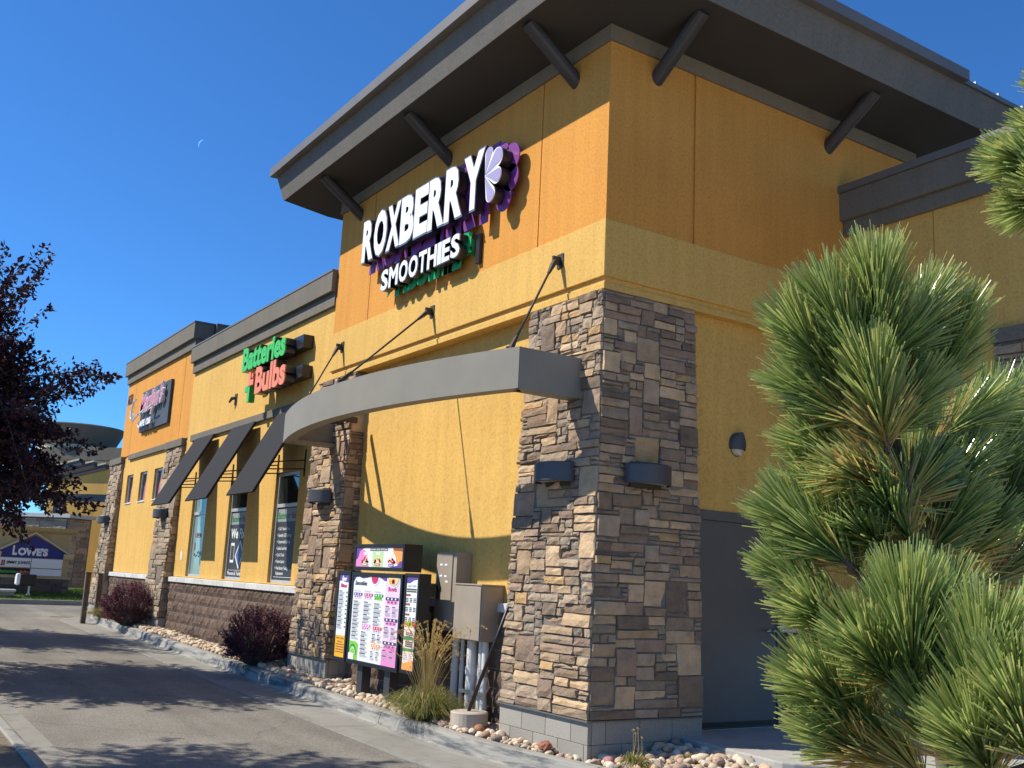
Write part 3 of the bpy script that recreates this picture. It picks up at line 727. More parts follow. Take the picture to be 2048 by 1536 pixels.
for lab, x0, x1 in AW:
    t_ = thing('window_awning', lab, 'awning', ((x0 + x1) / 2, 0, 4.0), 'slanted awnings over the tall windows')
    top = Vector((0, -.03, 4.02)); bot = Vector((0, -.79, 2.565)); d = (bot - top).normalized(); nn = Vector((0, d.z, -d.y)).normalized()
    if nn.y > 0: nn = -nn
    q = MB(); th = .028
    q.hexa([Vector((x0, *top.yz)), Vector((x1, *top.yz)), Vector((x1, *bot.yz)), Vector((x0, *bot.yz))] + [p + nn * th for p in (Vector((x0, *top.yz)), Vector((x1, *top.yz)), Vector((x1, *bot.yz)), Vector((x0, *bot.yz)))])
    q.build('panel', M['awning'], t_, bevel=.006)
    f = MB()
    for x in (x0 + .03, x1 - .03):
        f.tube([(x, top.y - .0, top.z - .02), (x, bot.y + .02, bot.z + .02)], .014, 6)
        f.tube([(x, YM - .005, 3.16), (x, -.50, 3.08)], .012, 6); f.tube([(x, YM - .005, 3.02), (x, -.56, 2.96)], .012, 6)
        f.tube([(x, YM - .012, 3.34), (x, YM - .012, 2.90)], .013, 6)
    f.tube([(x0 + .03, -.50, 3.07), (x1 - .03, -.50, 3.07)], .012, 6); f.tube([(x0 + .03, bot.y + .03, bot.z + .03), (x1 - .03, bot.y + .03, bot.z + .03)], .013, 6)
    f.build('frame', M['black'], t_)
def drum(name, lab, px, py, pz, n, r=.275, h=.20):
    """half round wall lamp, n is the outward unit direction"""
    t_ = thing(name, lab, 'wall lamp', (px, py, pz), 'half round lamps on the stone pillars'); n = Vector(n); s_ = Vector((-n.y, n.x, 0))
    q = MB(); P = Vector((px, py, pz)); K = 22
    for z in (0, .012, h - .012, h):
        rr = r - (.012 if z in (0, h) else 0)
        for k in range(K + 1):
            a = math.pi * k / K; q.vert(P + s_ * rr * math.cos(a) + n * (rr * .80 * math.sin(a) + .03) + Vector((0, 0, z)))
    for j in range(3):
        for k in range(K): a = j * (K + 1) + k; q.face((a, a + 1, a + K + 2, a + K + 1))
    q.face([3 * (K + 1) + k for k in range(K + 1)])
    q.build('shade', M['lamp'], t_)
    q = MB(); b0 = len(q.v)
    for k in range(K + 1):
        a = math.pi * k / K; q.vert(P + s_ * (r - .03) * math.cos(a) + n * ((r - .03) * .8 * math.sin(a) + .03) + Vector((0, 0, .02)))
    q.face(list(range(K + 1))[::-1]); q.build('lens', M['lens'], t_)
    q = MB(); c0 = P - s_ * (r * .72) - n * .03; c1 = P + s_ * (r * .72) - n * .03
    pts = [c0, c1, c1 + n * .06, c0 + n * .06]
    q.hexa([p + Vector((0, 0, -.03)) for p in pts] + [p + Vector((0, 0, h + .02)) for p in pts]); q.build('back_plate', M['iron'], t_)
drum('wall_lamp', 'grey half round lamp on the sunlit face of the corner pillar', -.53, -.075, 2.395, (0, -1, 0))
drum('wall_lamp', 'grey half round lamp on the shaded side of the corner pillar', .085, .515, 2.395, (1, 0, 0))
drum('wall_lamp', 'grey half round lamp on the pillar left of the menu board', -6.44, -.085, 2.405, (0, -1, 0))
drum('wall_lamp', 'grey half round lamp on the pillar beside the leftmost awning', -15.30, -.085, 2.405, (0, -1, 0))
drum('wall_lamp', 'small grey half round lamp on the farthest pillar at the left end', -20.95, -.085, 2.405, (0, -1, 0))
t_ = thing('oval_lamp', 'small oval grey lamp with frosted lens above the charcoal door', 'wall lamp', (-.13, 2.02, 2.99))
def oval(mb, a0, a1, x0, dep, ry, rz, cz=2.99):
    mb.grid(lambda u, v: (x0 + dep * math.sin(math.pi * u), 2.02 - ry * math.cos(math.pi * u) * max(.05, math.cos(a0 + (a1 - a0) * v)), cz + rz * math.sin(a0 + (a1 - a0) * v)), 16, 10)
q = MB(); oval(q, -.42, R(88), -.13, .10, .115, .135); q.build('hood', M['lamp'], t_, smooth=True)
q = MB(); oval(q, R(-88), -.45, -.13, .075, .10, .125); q.build('lens', M['lens'], t_, smooth=True)
q = MB(); q.tube([(-.1295, 2.02, 2.99), (-.118, 2.02, 2.99)], .10, 20)
for k in range(len(q.v)): v = q.v[k]; q.v[k] = (v[0], v[1] if True else 0, 2.99 + (v[2] - 2.99) * 1.3)
q.build('back_plate', M['iron'], t_)
t_ = thing('wall_bracket', 'small dark bracket on the yellow wall between the two signs', 'bracket', (-11.5, YM, 4.63))
q = MB(); q.box(-11.56, -11.44, YM - .015, YM - .001, 4.52, 4.74); q.tube([(-11.5, YM - .01, 4.66), (-11.53, YM - .08, 4.64), (-11.60, YM - .10, 4.57)], [.03, .035, .018], 8); q.build('arm', M['iron'], t_)

# ------------------------------------------------------------------ signs on the building
M['facew'] = flat('white acrylic', (.82, .83, .84), .35, .4); M['silver'] = simple('silver letter rim', (.30, .29, .32), .35, .04, 5, .6)
M['ret'] = simple('dark letter return', (.022, .020, .022), .35, .1, 5); M['purplep'] = flat('purple panel', (.20, .045, .22), .4); M['greenp'] = flat('green panel', (.02, .34, .10), .4)
M['lav'] = flat('lavender acrylic', (.36, .31, .50), .4); M['greenface'] = flat('green acrylic', (.075, .50, .07), .35); M['orangeface'] = flat('orange acrylic', (.80, .24, .09), .35)
M['plaque'] = simple('grey plaque', (.055, .062, .072), .6, .05); M['pinkface'] = flat('pink acrylic', (.72, .26, .32), .4); M['retg'] = simple('grey letter return', (.055, .05, .045), .3, .1, 4, .3)
def channel(parent, ch, x, z, y, h, wd, dep, off, face, rim, ret, halo=None, haly=0):
    """one channel letter: dark return, rim plate, face plate"""
    q = MB(); put_text(q, ch, x, z, y + .012, h, dep, width=wd, offset=off); L_ = q.build('letter', ret, parent); L_['label'] = 'letter ' + ch.upper()
    if rim: q = MB(); put_text(q, ch, x, z, y + .004, h, .007, width=wd, offset=off); q.build('letter_rim', rim, L_)
    k = .012 if rim else .006; kw = wd * k / .4 * 1.6 if rim else wd * .012
    q = MB(); put_text(q, ch, x + kw * .9, z + h * .018, y - .002, h * .965, .005, width=wd - 1.8 * kw, offset=off - (.008 if rim else .004)); q.build('letter_face', face, L_)
    if halo: q = MB(); put_text(q, ch, x - .02, z - .055, haly, h + .06, .012, width=wd + .10, offset=min(.12, off + .06)); q.build('back_panel', halo, parent)
SG = thing('shop_sign', 'white block lettering with purple flower on the orange wall above the canopy', 'sign', (-3.7, 0, 5.8))
wds = {'R': .44, 'O': .47, 'X': .46, 'B': .43, 'E': .40, 'Y': .47}; tot = sum(wds[c] for c in 'ROXBERRY'); x = -5.42; span = 3.50
for c in 'ROXBERRY':
    f_ = (x + 5.42) / span; wd = wds[c] * span / tot * (.88 + .24 * f_); h = .585 + .115 * f_ + (.02 if c == 'O' else 0); z = 5.885 - .085 * f_
    channel(SG, c, x, z, -.265, h, wd * 1.04, .11, .056, M['facew'], M['silver'], M['ret'], M['purplep'], -.11); x += wd * .985
def petal(ang, ln, wd_, cx_, cz_):
    d = Vector((math.cos(ang), math.sin(ang))); s_ = Vector((-d.y, d.x)); out = []
    for k in range(15):
        t = k / 14; r = ln * (1 - math.cos(math.pi * t)) / 2 if False else None
        a = -math.pi * .62 + 2 * math.pi * .62 * t
        c = Vector((cx_, cz_)) + d * (ln - wd_) ; p = c + (d * math.cos(a) + s_ * math.sin(a)) * wd_; out.append((p.x, p.y))
    out.append((cx_, cz_)); return out
fcx, fcz = -2.02, 6.13
for ang, ln, wd_ in ((R(76), .36, .085), (R(33), .42, .125), (R(-14), .37, .105), (R(-62), .40, .10)):
    for nm, sc_, y, dep, mt in (('petal', 1.0, -.255, .13, M['ret']), ('petal_rim', 1.0, -.262, .006, M['facew']), ('petal_face', .86, -.266, .003, M['lav'])):
        ps = petal(ang, ln * (1 if sc_ == 1 else .95), wd_ * (1 if sc_ == 1 else .78), fcx + (0 if sc_ == 1 else .018 * math.cos(ang)), fcz + (0 if sc_ == 1 else .018 * math.sin(ang)))
        q = MB(); q.prism([(p[0], y, p[1]) for p in ps][::-1], (0, dep, 0))
        o = q.build(nm, mt, SG if nm == 'petal' else last)
        if nm == 'petal': last = o
    q = MB(); ps = petal(ang, ln + .09, wd_ + .06, fcx + .05, fcz - .01); q.prism([(p[0], -.115, p[1]) for p in ps][::-1], (0, .012, 0)); q.build('back_panel', M['purplep'], SG)
q = MB(); q.box(-5.3, -1.75, -.098, -.045, 5.92, 6.10)
for x in (-5.2, -4.2, -3.2, -2.2, -1.74): q.tube([(x, -.06, 5.90), (x, .0, 5.90)], .02, 6)
q.build('raceway', M['purplep'], SG)
SG2 = thing('shop_sign', 'smaller white lettering on a green backing below the big white letters', 'sign', (-3.7, 0, 5.3))
wds = {'S': .26, 'M': .32, 'O': .30, 'T': .25, 'H': .29, 'I': .115, 'E': .235}; tot = sum(wds[c] for c in 'SMOOTHIES'); x = -4.80; span = 2.20
for c in 'SMOOTHIES':
    wd = wds[c] * span / tot; channel(SG2, c, x, 5.315, -.215, .285, wd * .97, .10, .040, M['facew'], M['silver'], M['ret'], M['greenp'], -.095); x += wd
q = MB(); q.box(-4.7, -2.55, -.082, -.035, 5.36, 5.52)
for x in (-4.6, -3.6, -2.6): q.tube([(x, -.05, 5.34), (x, .0, 5.34)], .016, 6)
q.build('raceway', M['greenp'], SG2); bx('end_bracket', M['ret'], SG2, -2.50, -2.42, -.05, -.001, 5.2, 5.58)
SG3 = thing('shop_sign', 'green word over orange word in raised letters on the yellow wall', 'sign', (-9.2, YM, 4.9))
def word(parent, s, x0, x1, z, h, y, face, ret, dep=.16, off=.04):
    vs, fs = text_mb(s, h, offset=off); W0 = max(p[0] for p in vs); k = (x1 - x0) / W0; x = x0; adv = []
    for i in range(len(s)):
        a, _ = text_mb(s[:i + 1], h, offset=off); adv.append(max(p[0] for p in a))
    for i, c in enumerate(s):
        v, _ = text_mb(c, h, offset=off); wd = max(p[0] for p in v)
        q = MB(); put_text(q, c, x0 + (adv[i] - wd) * k, z, y, h, dep, width=wd * k, offset=off); q.cur = 0
        L_ = q.build('letter', ret, parent); L_['label'] = 'letter ' + c
        q = MB(); put_text(q, c, x0 + (adv[i] - wd) * k, z, y - .022, h, .02, width=wd * k, offset=off); q.build('letter_face', face, L_)
word(SG3, 'Batteries', -10.22, -8.08, 4.945, .40, -.30, M['greenface'], M['retg'])
word(SG3, 'Bulbs', -9.42, -7.98, 4.44, .44, -.30, M['orangeface'], M['retg'])
q = MB(); q.prism([(x, -.32, z) for x, z in ((-9.86, 4.56), (-9.72, 4.56), (-9.72, 4.40 + .02), (-9.52, 4.42 + .3), (-9.52, 4.74), (-9.66, 4.74), (-9.66, 4.86), (-9.80, 4.86), (-9.80, 4.64))], (0, .12, 0))
q = MB(); q.box(-9.80, -9.69, -.32, -.20, 4.61, 4.86); q.box(-9.69, -9.53, -.32, -.20, 4.61, 4.71); q.tube([(-9.60, -.32, 4.78), (-9.60, -.20, 4.78)], .045, 8); q.build('plus_upper', M['orangeface'], SG3)
q = MB(); q.box(-9.98, -9.82, -.31, -.20, 4.52, 4.62); q.box(-9.83, -9.72, -.31, -.20, 4.32, 4.60); q.build('plus_lower', M['greenface'], SG3)
q = MB(); q.box(-10.1, -7.75, -.139, YM - .001, 5.02, 5.24); q.box(-9.3, -7.7, -.139, YM - .001, 4.52, 4.72); q.build('raceway', M['ret'], SG3)
SG4 = thing('cafe_sign', 'square grey plaque with pink script lettering on the far orange wall', 'sign', (-17.5, YM, 5.2))
bx('plaque', M['plaque'], SG4, -18.86, -16.22, YM - .07, YM - .001, 4.66, 5.70, bevel=.004)
q = MB(); put_text(q, 'Marilyn\'s', -18.62, 5.10, -.13, .46, .05, width=2.15, shear=.45, offset=.03)
for k in range(len(q.v)):
    v = q.v[k]; q.v[k] = (v[0], v[1], v[2] + (v[0] + 18.62) * .05)
q.build('script', M['facew'], SG4)
q = MB(); put_text(q, 'Marilyn\'s', -18.60, 5.11, -.138, .45, .006, width=2.11, shear=.45, offset=.008)
for k in range(len(q.v)):
    v = q.v[k]; q.v[k] = (v[0], v[1], v[2] + (v[0] + 18.62) * .05)
q.build('script_face', M['pinkface'], SG4)
q = MB(); q.tube([(-18.62, -.24, 5.46), (-18.86, -.24, 5.42), (-18.98, -.24, 5.22), (-18.97, -.24, 5.04), (-18.86, -.24, 4.98), (-18.74, -.24, 5.10)], .028, 6); q.build('script_swash', M['facew'], SG4)
q = MB(); q.tube([(-18.84, -.22, 4.94), (-18.3, -.22, 5.05)], .028, 6); q.tube([(-18.1, -.22, 5.07), (-17.75, -.22, 5.10)], .024, 6); q.tube([(-17.45, -.22, 5.10), (-17.05, -.22, 5.14)], .024, 6); q.build('underline', M['facew'], SG4)
q = MB(); put_text(q, 'CAFE 126', -18.62, 4.76, -.14, .14, .03, width=1.25, offset=.045); q.build('lettering', M['facew'], SG4)

# ------------------------------------------------------------------ menu board
C_ = {'w': (.78, .80, .80), 'pur': (.13, .07, .30), 'pink': (.78, .25, .55), 'lpink': (.80, .58, .78), 'mag': (.55, .03, .20), 'org': (.85, .35, .10), 'yel': (.85, .42, .02), 'grn': (.20, .58, .05),
      'dgrn': (.04, .28, .08), 'txt': (.09, .09, .10), 'ltxt': (.42, .43, .45), 'dpur': (.07, .05, .14), 'brn': (.28, .10, .05), 'lgrn': (.50, .68, .32), 'red': (.62, .03, .07), 'peach': (.85, .66, .55), 'cream': (.80, .62, .25)}
PM = {k: flat('print ' + k, v, .35, .4) for k, v in C_.items()}; PK = list(PM)
MN = thing('menu_board', 'black framed drive through menu board with bright printed panels', 'menu board', (-3.9, -.3, -.05))
class Print(MB):
    def __init__(s, x0, z0, x1, z1, y): super().__init__(); s.X0, s.Z0, s.X1, s.Z1, s.y = x0, z0, x1, z1, y; s.l = 0
    def pt(s, u, v, l): return (s.X0 + (s.X1 - s.X0) * u, s.y - .0012 * l, s.Z0 + (s.Z1 - s.Z0) * v)
    def shape(s, col, pts, l=1): s.cur = PK.index(col); s.poly([s.pt(u, v, l) for u, v in pts])
    def rect(s, col, u0, v0, u1, v1, l=1): s.shape(col, [(u0, v0), (u1, v0), (u1, v1), (u0, v1)], l)
    def ell(s, col, u, v, ru, rv, l=2, a0=0, a1=360, n=18): s.shape(col, [(u + ru * math.cos(R(a0 + (a1 - a0) * k / n)), v + rv * math.sin(R(a0 + (a1 - a0) * k / n))) for k in range(n + (0 if a1 - a0 == 360 else 1))], l)
    def text(s, col, str_, u, v, hv, wu, l=3, **kw):
        s.cur = PK.index(col); p = s.pt(u, v, l); put_text(s, str_, p[0], p[2], p[1], hv * (s.Z1 - s.Z0), width=wu * (s.X1 - s.X0), **kw)
    def item(s, u, v, wu, n=3, l=2):
        s.rect('txt', u, v, u + wu * rnd(.45, .75), v + .011, l)
        for k in range(n): s.rect('ltxt', u, v - .013 - .011 * k, u + wu * rnd(.7, 1), v - .0075 - .011 * k, l)
    def done(s, parent): return s.build('printed_panel', [PM[k] for k in PK], parent)
def cabinet(name, x0, x1, z0, z1, yf, dep, fr):
    t_ = thing(name); t_.parent = MN; OFF[t_.name] = OFF[MN.name].copy()
    t_.location = (0, 0, 0)
    q = MB(); q.box(x0, x1, yf + .012, yf + dep, z0, z1); q.build('case', M['black'], t_, bevel=.006)
    f = MB(); f.box(x0, x0 + fr, yf, yf + .0118, z0, z1); f.box(x1 - fr, x1, yf, yf + .0118, z0, z1); f.box(x0 + fr, x1 - fr, yf, yf + .0118, z0, z0 + fr); f.box(x0 + fr, x1 - fr, yf, yf + .0118, z1 - fr, z1)
    f.build('frame', M['black'], t_, bevel=.003)
    return t_, Print(x0 + fr, z0 + fr, x1 - fr, z1 - fr, yf + .0108)
yF = -.42
c1, P = cabinet('top_cabinet', -4.55, -3.15, 1.452, 1.782, yF, .25, .045)
P.rect('w', 0, 0, 1, 1, 0); P.shape('pink', [(0, 0), (.3, 0), (.25, .5), (.22, .8), (.14, .92), (.08, .8), (.05, .45), (0, .35)], 1); P.shape('pur', [(0, .36), (.05, .46), (.08, .8), (.14, .93), (.2, 1), (0, 1)], 1)
P.shape('org', [(1, .2), (1, 1), (.80, 1), (.80, .8), (.86, .5), (.87, .2), (.90, .12)], 1); P.shape('brn', [(1, .8), (1, 1), (.80, 1), (.80, .86)], 2); P.shape('pur', [(.74, 0), (1, 0), (1, .34), (.94, .3), (.90, .1)], 2); P.rect('lgrn', .37, 0, .60, .80, 1)
P.rect('txt', .31, .83, .69, .97, 2); P.text('w', 'YUMMY BITE OPTIONS', .32, .86, .08, .36, 3, offset=.02)
for u, cap in ((.21, 'grn'), (.485, 'red'), (.77, 'pur')):
    P.shape('w', [(u - .035, .62), (u + .035, .62), (u + .045, .75), (u - .045, .75)], 2)
    for k in range(16):
        a = rnd(-.075, .075); P.ell(random.choice(['red', 'brn', 'org', 'red', 'cream']), u + a, .22 + rnd(0, .3) * (1 - abs(a) / .09), .016, .055, 3, n=8)
    P.shape('peach', [(u - .035, .18), (u + .035, .18), (u + .03, .5), (u - .03, .5)], 2); P.rect(cap, u - .055, .06, u + .055, .17, 4); P.rect('w', u - .045, .09, u + .045, .13, 5)
P.done(c1)
c2, P = cabinet('main_cabinet', -4.57, -3.15, .285, 1.425, yF, .25, .05)
P.rect('w', 0, 0, 1, 1, 0); P.rect('lpink', .70, 0, 1, 1, 1); P.shape('pink', [(.70, 0), (1, 0), (1, .22), (.86, .26), (.70, .17)], 2)
P.shape('dpur', [(0, 1), (0, .93), (.05, .985), (.12, .995), (.2, .975), (.3, .985), (.36, 1)], 2); P.shape('pur', [(.55, 1), (.6, .985), (.68, .955), (.72, .96), (.72, 1)], 2)
P.ell('w', .47, 1.0, .10, .105, 3, 180, 360); P.ell('mag', .47, 1.0, .075, .085, 4, 180, 360); P.ell('red', .47, 1.0, .04, .05, 5, 180, 360)
P.ell('w', .86, 1.0, .125, .115, 3, 180, 360); P.ell('ltxt', .86, 1.0, .112, .10, 4, 180, 360); P.ell('cream', .86, 1.0, .10, .09, 5, 180, 360)
for u, c in ((.79, 'yel'), (.83, 'org'), (.87, 'red'), (.91, 'cream'), (.85, 'mag')): P.ell(c, u, .955, .02, .03, 6, n=10)
P.text('txt', 'Smoothies', .035, .895, .05, .27, 3, shear=.25, offset=.03); P.text('mag', 'Bowls', .76, .845, .05, .17, 3, offset=.03)
for u, hd, bar, sub in ((.03, 'Favorites', 'pur', 'lpink'), (.26, 'Sorbet', 'mag', 'lpink'), (.48, 'Healthy', 'dgrn', 'grn')):
    P.text('ltxt', hd, u, .815, .022, .14, 3); P.rect(bar, u, .765, u + .185, .80, 2); P.rect(sub, u, .73, u + .16, .764, 2)
    for k in range(3): P.ell('w', u + .035 + .055 * k, .782, .012, .012, 3, n=8); P.rect('txt', u + .02 + .05 * k, .745, u + .045 + .05 * k, .757, 3)
for k in range(10): P.item(.03, .69 - .046 * k, .16)
for k in range(5): P.item(.26, .69 - .05 * k, .17); P.item(.48, .68 - .052 * k, .18)
for u, v, bar in ((.25, .40, 'pink'), (.49, .385, 'red'), (.48, .185, 'org')):
    P.text('mag' if bar != 'org' else 'org', 'Boost', u, v + .045, .02, .1, 3); P.rect(bar, u, v, u + .185, v + .036, 2); P.rect('lpink' if bar != 'org' else 'peach', u, v - .034, u + .17, v - .001, 2)
    for k in range(3): P.rect('txt', u + .02 + .05 * k, v - .02, u + .045 + .05 * k, v - .008, 3); P.ell('w', u + .035 + .055 * k, v + .018, .012, .011, 3, n=8)
for k in range(6): P.item(.24, .335 - .05 * k, .17)
for k in range(2):
    P.item(.48, .325 - .05 * k, .09); P.item(.59, .325 - .05 * k, .09); P.item(.47, .125 - .055 * k, .09); P.item(.58, .125 - .055 * k, .09)
for v in (.74, .50, .24):
    P.rect('dpur', .72, v, .98, v + .035, 3); P.rect('pink', .745, v - .04, .95, v - .002, 3)
    for k in range(3): P.ell('w', .77 + .075 * k, v + .018, .016, .012, 4, n=8); P.rect('txt', .765 + .07 * k, v - .03, .80 + .07 * k, v - .012, 4)
    for k in range(2): P.item(.725, v - .075 - .062 * k, .11, 4, 3); P.item(.86, v - .08 - .062 * k, .11, 4, 3)
P.shape('grn', [(0, 0), (.19, 0), (.20, .19), (.15, .215), (0, .22)], 2); P.ell('dgrn', .085, .06, .085, .125, 3, 0, 180); P.ell('lgrn', .085, .06, .062, .095, 4, 0, 180); P.ell('grn', .085, .06, .045, .07, 5, 0, 180); P.rect('w', 0, 0, .12, .075, 6)
P.done(c2)
c3, P = cabinet('left_cabinet', -5.02, -4.61, .28, 1.435, yF, .16, .05)
P.rect('w', 0, 0, 1, 1, 0); P.shape('pur', [(0, .92), (.3, .925), (.6, .91), (1, .905), (1, 1), (0, 1)], 1); P.shape('w', [(.3, .965), (.42, .965), (.36, .995)], 2); P.rect('w', .28, .945, .75, .962, 2); P.rect('w', .28, .925, .7, .942, 2)
P.text('mag', 'Bites', .2, .845, .045, .6, 3, offset=.03)
for k in range(9): P.item(.08, .79 - .052 * k, .55, 3); P.rect('txt', .78, .775 - .052 * k, .9, .792 - .052 * k, 2)
P.rect('yel', 0, 0, 1, .26, 1); P.text('txt', 'NEXT LEVEL', .12, .215, .022, .76, 3); P.text('txt', 'DEALS', .25, .175, .02, .5, 3)
for k in range(4): P.rect('brn', .1, .145 - .03 * k, .9, .157 - .03 * k, 2)
P.done(c3)
c4, P = cabinet('right_cabinet', -3.09, -2.73, .30, 1.437, yF, .16, .04)
P.rect('w', 0, 0, 1, 1, 0); P.shape('pur', [(0, .93), (.3, .93), (.6, .96), (1, .975), (1, 1), (0, 1)], 1); P.text('txt', 'NEXT STEPS', .15, .89, .02, .7, 3); P.rect('txt', .05, .855, .9, .872, 2); P.rect('txt', .05, .833, .9, .848, 2)
for v in (.79, .69, .58):
    P.rect('brn', .0, v, .4, v + .022, 2)
    for k in range(3):
        for u in (.02, .35, .68): P.rect('txt', u, v - .03 - .018 * k, u + .22, v - .02 - .018 * k, 2)
P.shape('peach', [(0, 0), (1, 0), (1, .45), (.6, .5), (0, .47)], 1)
for u, c in ((.15, 'org'), (.42, 'grn'), (.62, 'yel'), (.88, 'red')): P.ell(c, u, .49, .16, .035, 3, n=12)
for v in (.32, .20): P.rect('dgrn', .0, v, .95, v + .032, 3)
for k in range(3): P.rect('txt', .2, .39 - .02 * k, .8, .40 - .02 * k, 3); P.rect('txt', .2, .29 - .022 * k, .85, .305 - .022 * k, 3)
for k in range(4): P.rect('ltxt', .1, .17 - .02 * k, .4, .178 - .02 * k, 3); P.rect('ltxt', .55, .17 - .02 * k, .85, .178 - .02 * k, 3)
P.shape('org', [(0, 0), (1, 0), (1, .11), (.6, .095), (.35, .075), (0, .065)], 4); P.done(c4)
for x in (-4.28, -3.52): bx('post', M['bracket'], MN, x - .075, x + .075, yF + .07, yF + .19, -.32, .283)
bx('cross_beam', M['black'], MN, -5.0, -2.76, yF + .16, yF + .20, .9, 1.0)
# ------------------------------------------------------------------ electrical boxes, pipes, pole in a concrete foot
M['box'] = simple('brown grey cabinet paint', (.33, .275, .21), .5, .08, 3); M['pvc'] = simple('grey white conduit', (.66, .655, .63), .5, .06, 5)
t_ = thing('electrical_cabinet', 'tall narrow taupe electrical cabinet with black handle on the wall', 'cabinet', (-2.85, .19, .8))
bx('case', M['box'], t_, -3.04, -2.58, -.02, .188, .80, 1.70, bevel=.006); bx('door_panel', M['box'], t_, -3.03, -2.66, -.034, -.0215, .87, 1.685, bevel=.004)
q = MB(); q.box(-2.96, -2.93, -.055, -.035, 1.15, 1.30); q.box(-2.97, -2.90, -.06, -.036, 1.27, 1.31); q.build('handle', M['black'], t_)
q = MB()
for x, z in ((-2.94, 1.545), (-2.83, 1.545), (-2.94, 1.415), (-2.83, 1.412), (-2.80, 1.35)): q.box(x, x + .06, -.0375, -.0345, z, z + .022)
q.build('sticker', M['white'], t_)
t_ = thing('electrical_cabinet', 'big square taupe electrical box above the white conduits', 'cabinet', (-1.85, .19, .75))
bx('case', M['box'], t_, -2.44, -1.86, -.10, .188, .735, 1.335, bevel=.008); bx('lid', M['box'], t_, -2.455, -1.85, -.115, .187, 1.3355, 1.352, bevel=.003); bx('cover', M['box'], t_, -2.43, -1.87, -.112, -.1015, .745, 1.325, bevel=.004)
for k, (x, y, r) in enumerate(((-2.22, .03, .058), (-2.04, .04, .032), (-1.94, .03, .036), (-2.66, .08, .045), (-2.54, .10, .025))):
    lab = ('thickest white conduit under the square electrical box', 'thin white conduit in the middle under the square box', 'white conduit with brown coupling under the square box', 'white conduit under the tall cabinet, left of the pipes', 'thin white conduit close beside the tall cabinet pipe')[k]
    t_ = thing('conduit', lab, 'pipe', (x, y, -.1), 'white conduits below the electrical boxes')
    top = .737 if k < 3 else .802
    q = MB(); q.tube([(x, y, -.3), (x, y, top)], r, 14); q.build('pipe', M['pvc'], t_, smooth=False)
    q = MB(); q.tube([(x, y, .36), (x, y, .44)], r * 1.16, 14); q.build('coupling', M['box'] if k == 2 else M['pvc'], t_)
t_ = thing('pipe_strut', 'horizontal metal strut clamped across the white conduits', 'strut', (-2.1, .1, .2)); q = MB(); q.box(-2.34, -1.80, -.04, -.02, .16, .20); q.build('channel', M['steel'], t_)
M['cream_conc'] = concrete('tan concrete', (.47, .40, .32), .2)
t_ = thing('weighted_pole', 'black pole leaning from a round white concrete foot against the pillar', 'pole', (-1.72, -.27, -.1))
q = MB(); q.tube([(-1.72, -.27, -.12), (-1.72, -.27, -.10), (-1.72, -.27, .025), (-1.72, -.27, .035)], [.19, .20, .20, .188], 28); q.build('concrete_foot', M['cream_conc'], t_)
q = MB(); q.tube([(-1.74, -.27, .03), (-1.24, -.12, 1.22)], .019, 8); q.build('pole', M['black'], t_, smooth=True)

# ------------------------------------------------------------------ plants
random.seed(21)
def rdir(zmin=-1):
    while True:
        v = Vector((rnd(-1, 1), rnd(-1, 1), rnd(-1, 1)))
        if .05 < v.length < 1 and v.z / v.length >= zmin: return v.normalized()
def leaf(q, p, d, ln, wd, up=None, fold=.25):
    """pointed folded leaf, 4 triangles"""
    s_ = d.cross(up or rdir())
    if s_.length < .05: s_ = d.cross(Vector((1, .3, .2)))
    s_.normalize(); n = s_.cross(d)
    a = q.vert(p); b = q.vert(p + d * ln * .45 + s_ * wd * .5 + n * wd * fold); c = q.vert(p + d * ln); e = q.vert(p + d * ln * .45 - s_ * wd * .5 + n * wd * fold); f = q.vert(p + d * ln * .5)
    q.face((a, b, f)); q.face((b, c, f)); q.face((a, f, e)); q.face((f, c, e))
def strip(q, pts, w0, w1, side=None):
    n = len(pts); prev = None
    for i, p in enumerate(pts):
        t_ = (pts[min(i + 1, n - 1)] - pts[max(i - 1, 0)]).normalized(); s_ = side or t_.cross(Vector((0, 0, 1)))
        if s_.length < .05: s_ = Vector((1, 0, 0))
        s_ = s_.normalized(); wd = w0 + (w1 - w0) * i / (n - 1)
        a = q.vert(p - s_ * wd * .5); b = q.vert(p + s_ * wd * .5)
        if prev: q.face((prev[0], prev[1], b, a))
        prev = (a, b)
# barberry shrubs
def barberry(loc, rx, rz, seed, label, n=950):
    random.seed(seed); loc = Vector(loc); t_ = thing('barberry_shrub', label, 'shrub', loc, 'dark purple shrubs along the kerb')
    st = MB(); lf = MB(); c = loc + Vector((0, 0, rz * .8))
    for k in range(n):
        d = rdir(-.55); lump = 1 + .12 * math.sin(d.x * 7 + seed) * math.sin(d.y * 6) + .10 * math.sin(d.z * 9)
        spike = rnd(.88, 1.0) if random.random() < .88 else rnd(1.0, 1.13)
        e = c + Vector((d.x * rx, d.y * rx, d.z * rz)) * lump * spike
        a = loc + Vector((d.x * rx * .25, d.y * rx * .25, .02)); b = a.lerp(e, .6) + Vector((0, 0, .06)); tw = Vector((d.x * .6, d.y * .6, 1)).normalized()
        if k % 3 == 0: st.tube([a, b, e], [.008, .005, .002], 3, False)
        nl = 14
        for j in range(nl):
            f = j / nl; p = b.lerp(e + tw * .05, .35 + .65 * f); dd = (tw * rnd(.2, 1) + rdir() * .9).normalized()
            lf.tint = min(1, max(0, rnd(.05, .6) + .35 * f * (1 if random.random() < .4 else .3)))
            leaf(lf, p, dd, rnd(.022, .038), rnd(.014, .022))
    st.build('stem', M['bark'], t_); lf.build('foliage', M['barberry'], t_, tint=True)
def bed_z(x): return zr(x) + .13
barberry((-7.72, -.44, bed_z(-7.7)), .52, .47, 3, 'rounded purple shrub in front of the block wall, nearest the menu board')
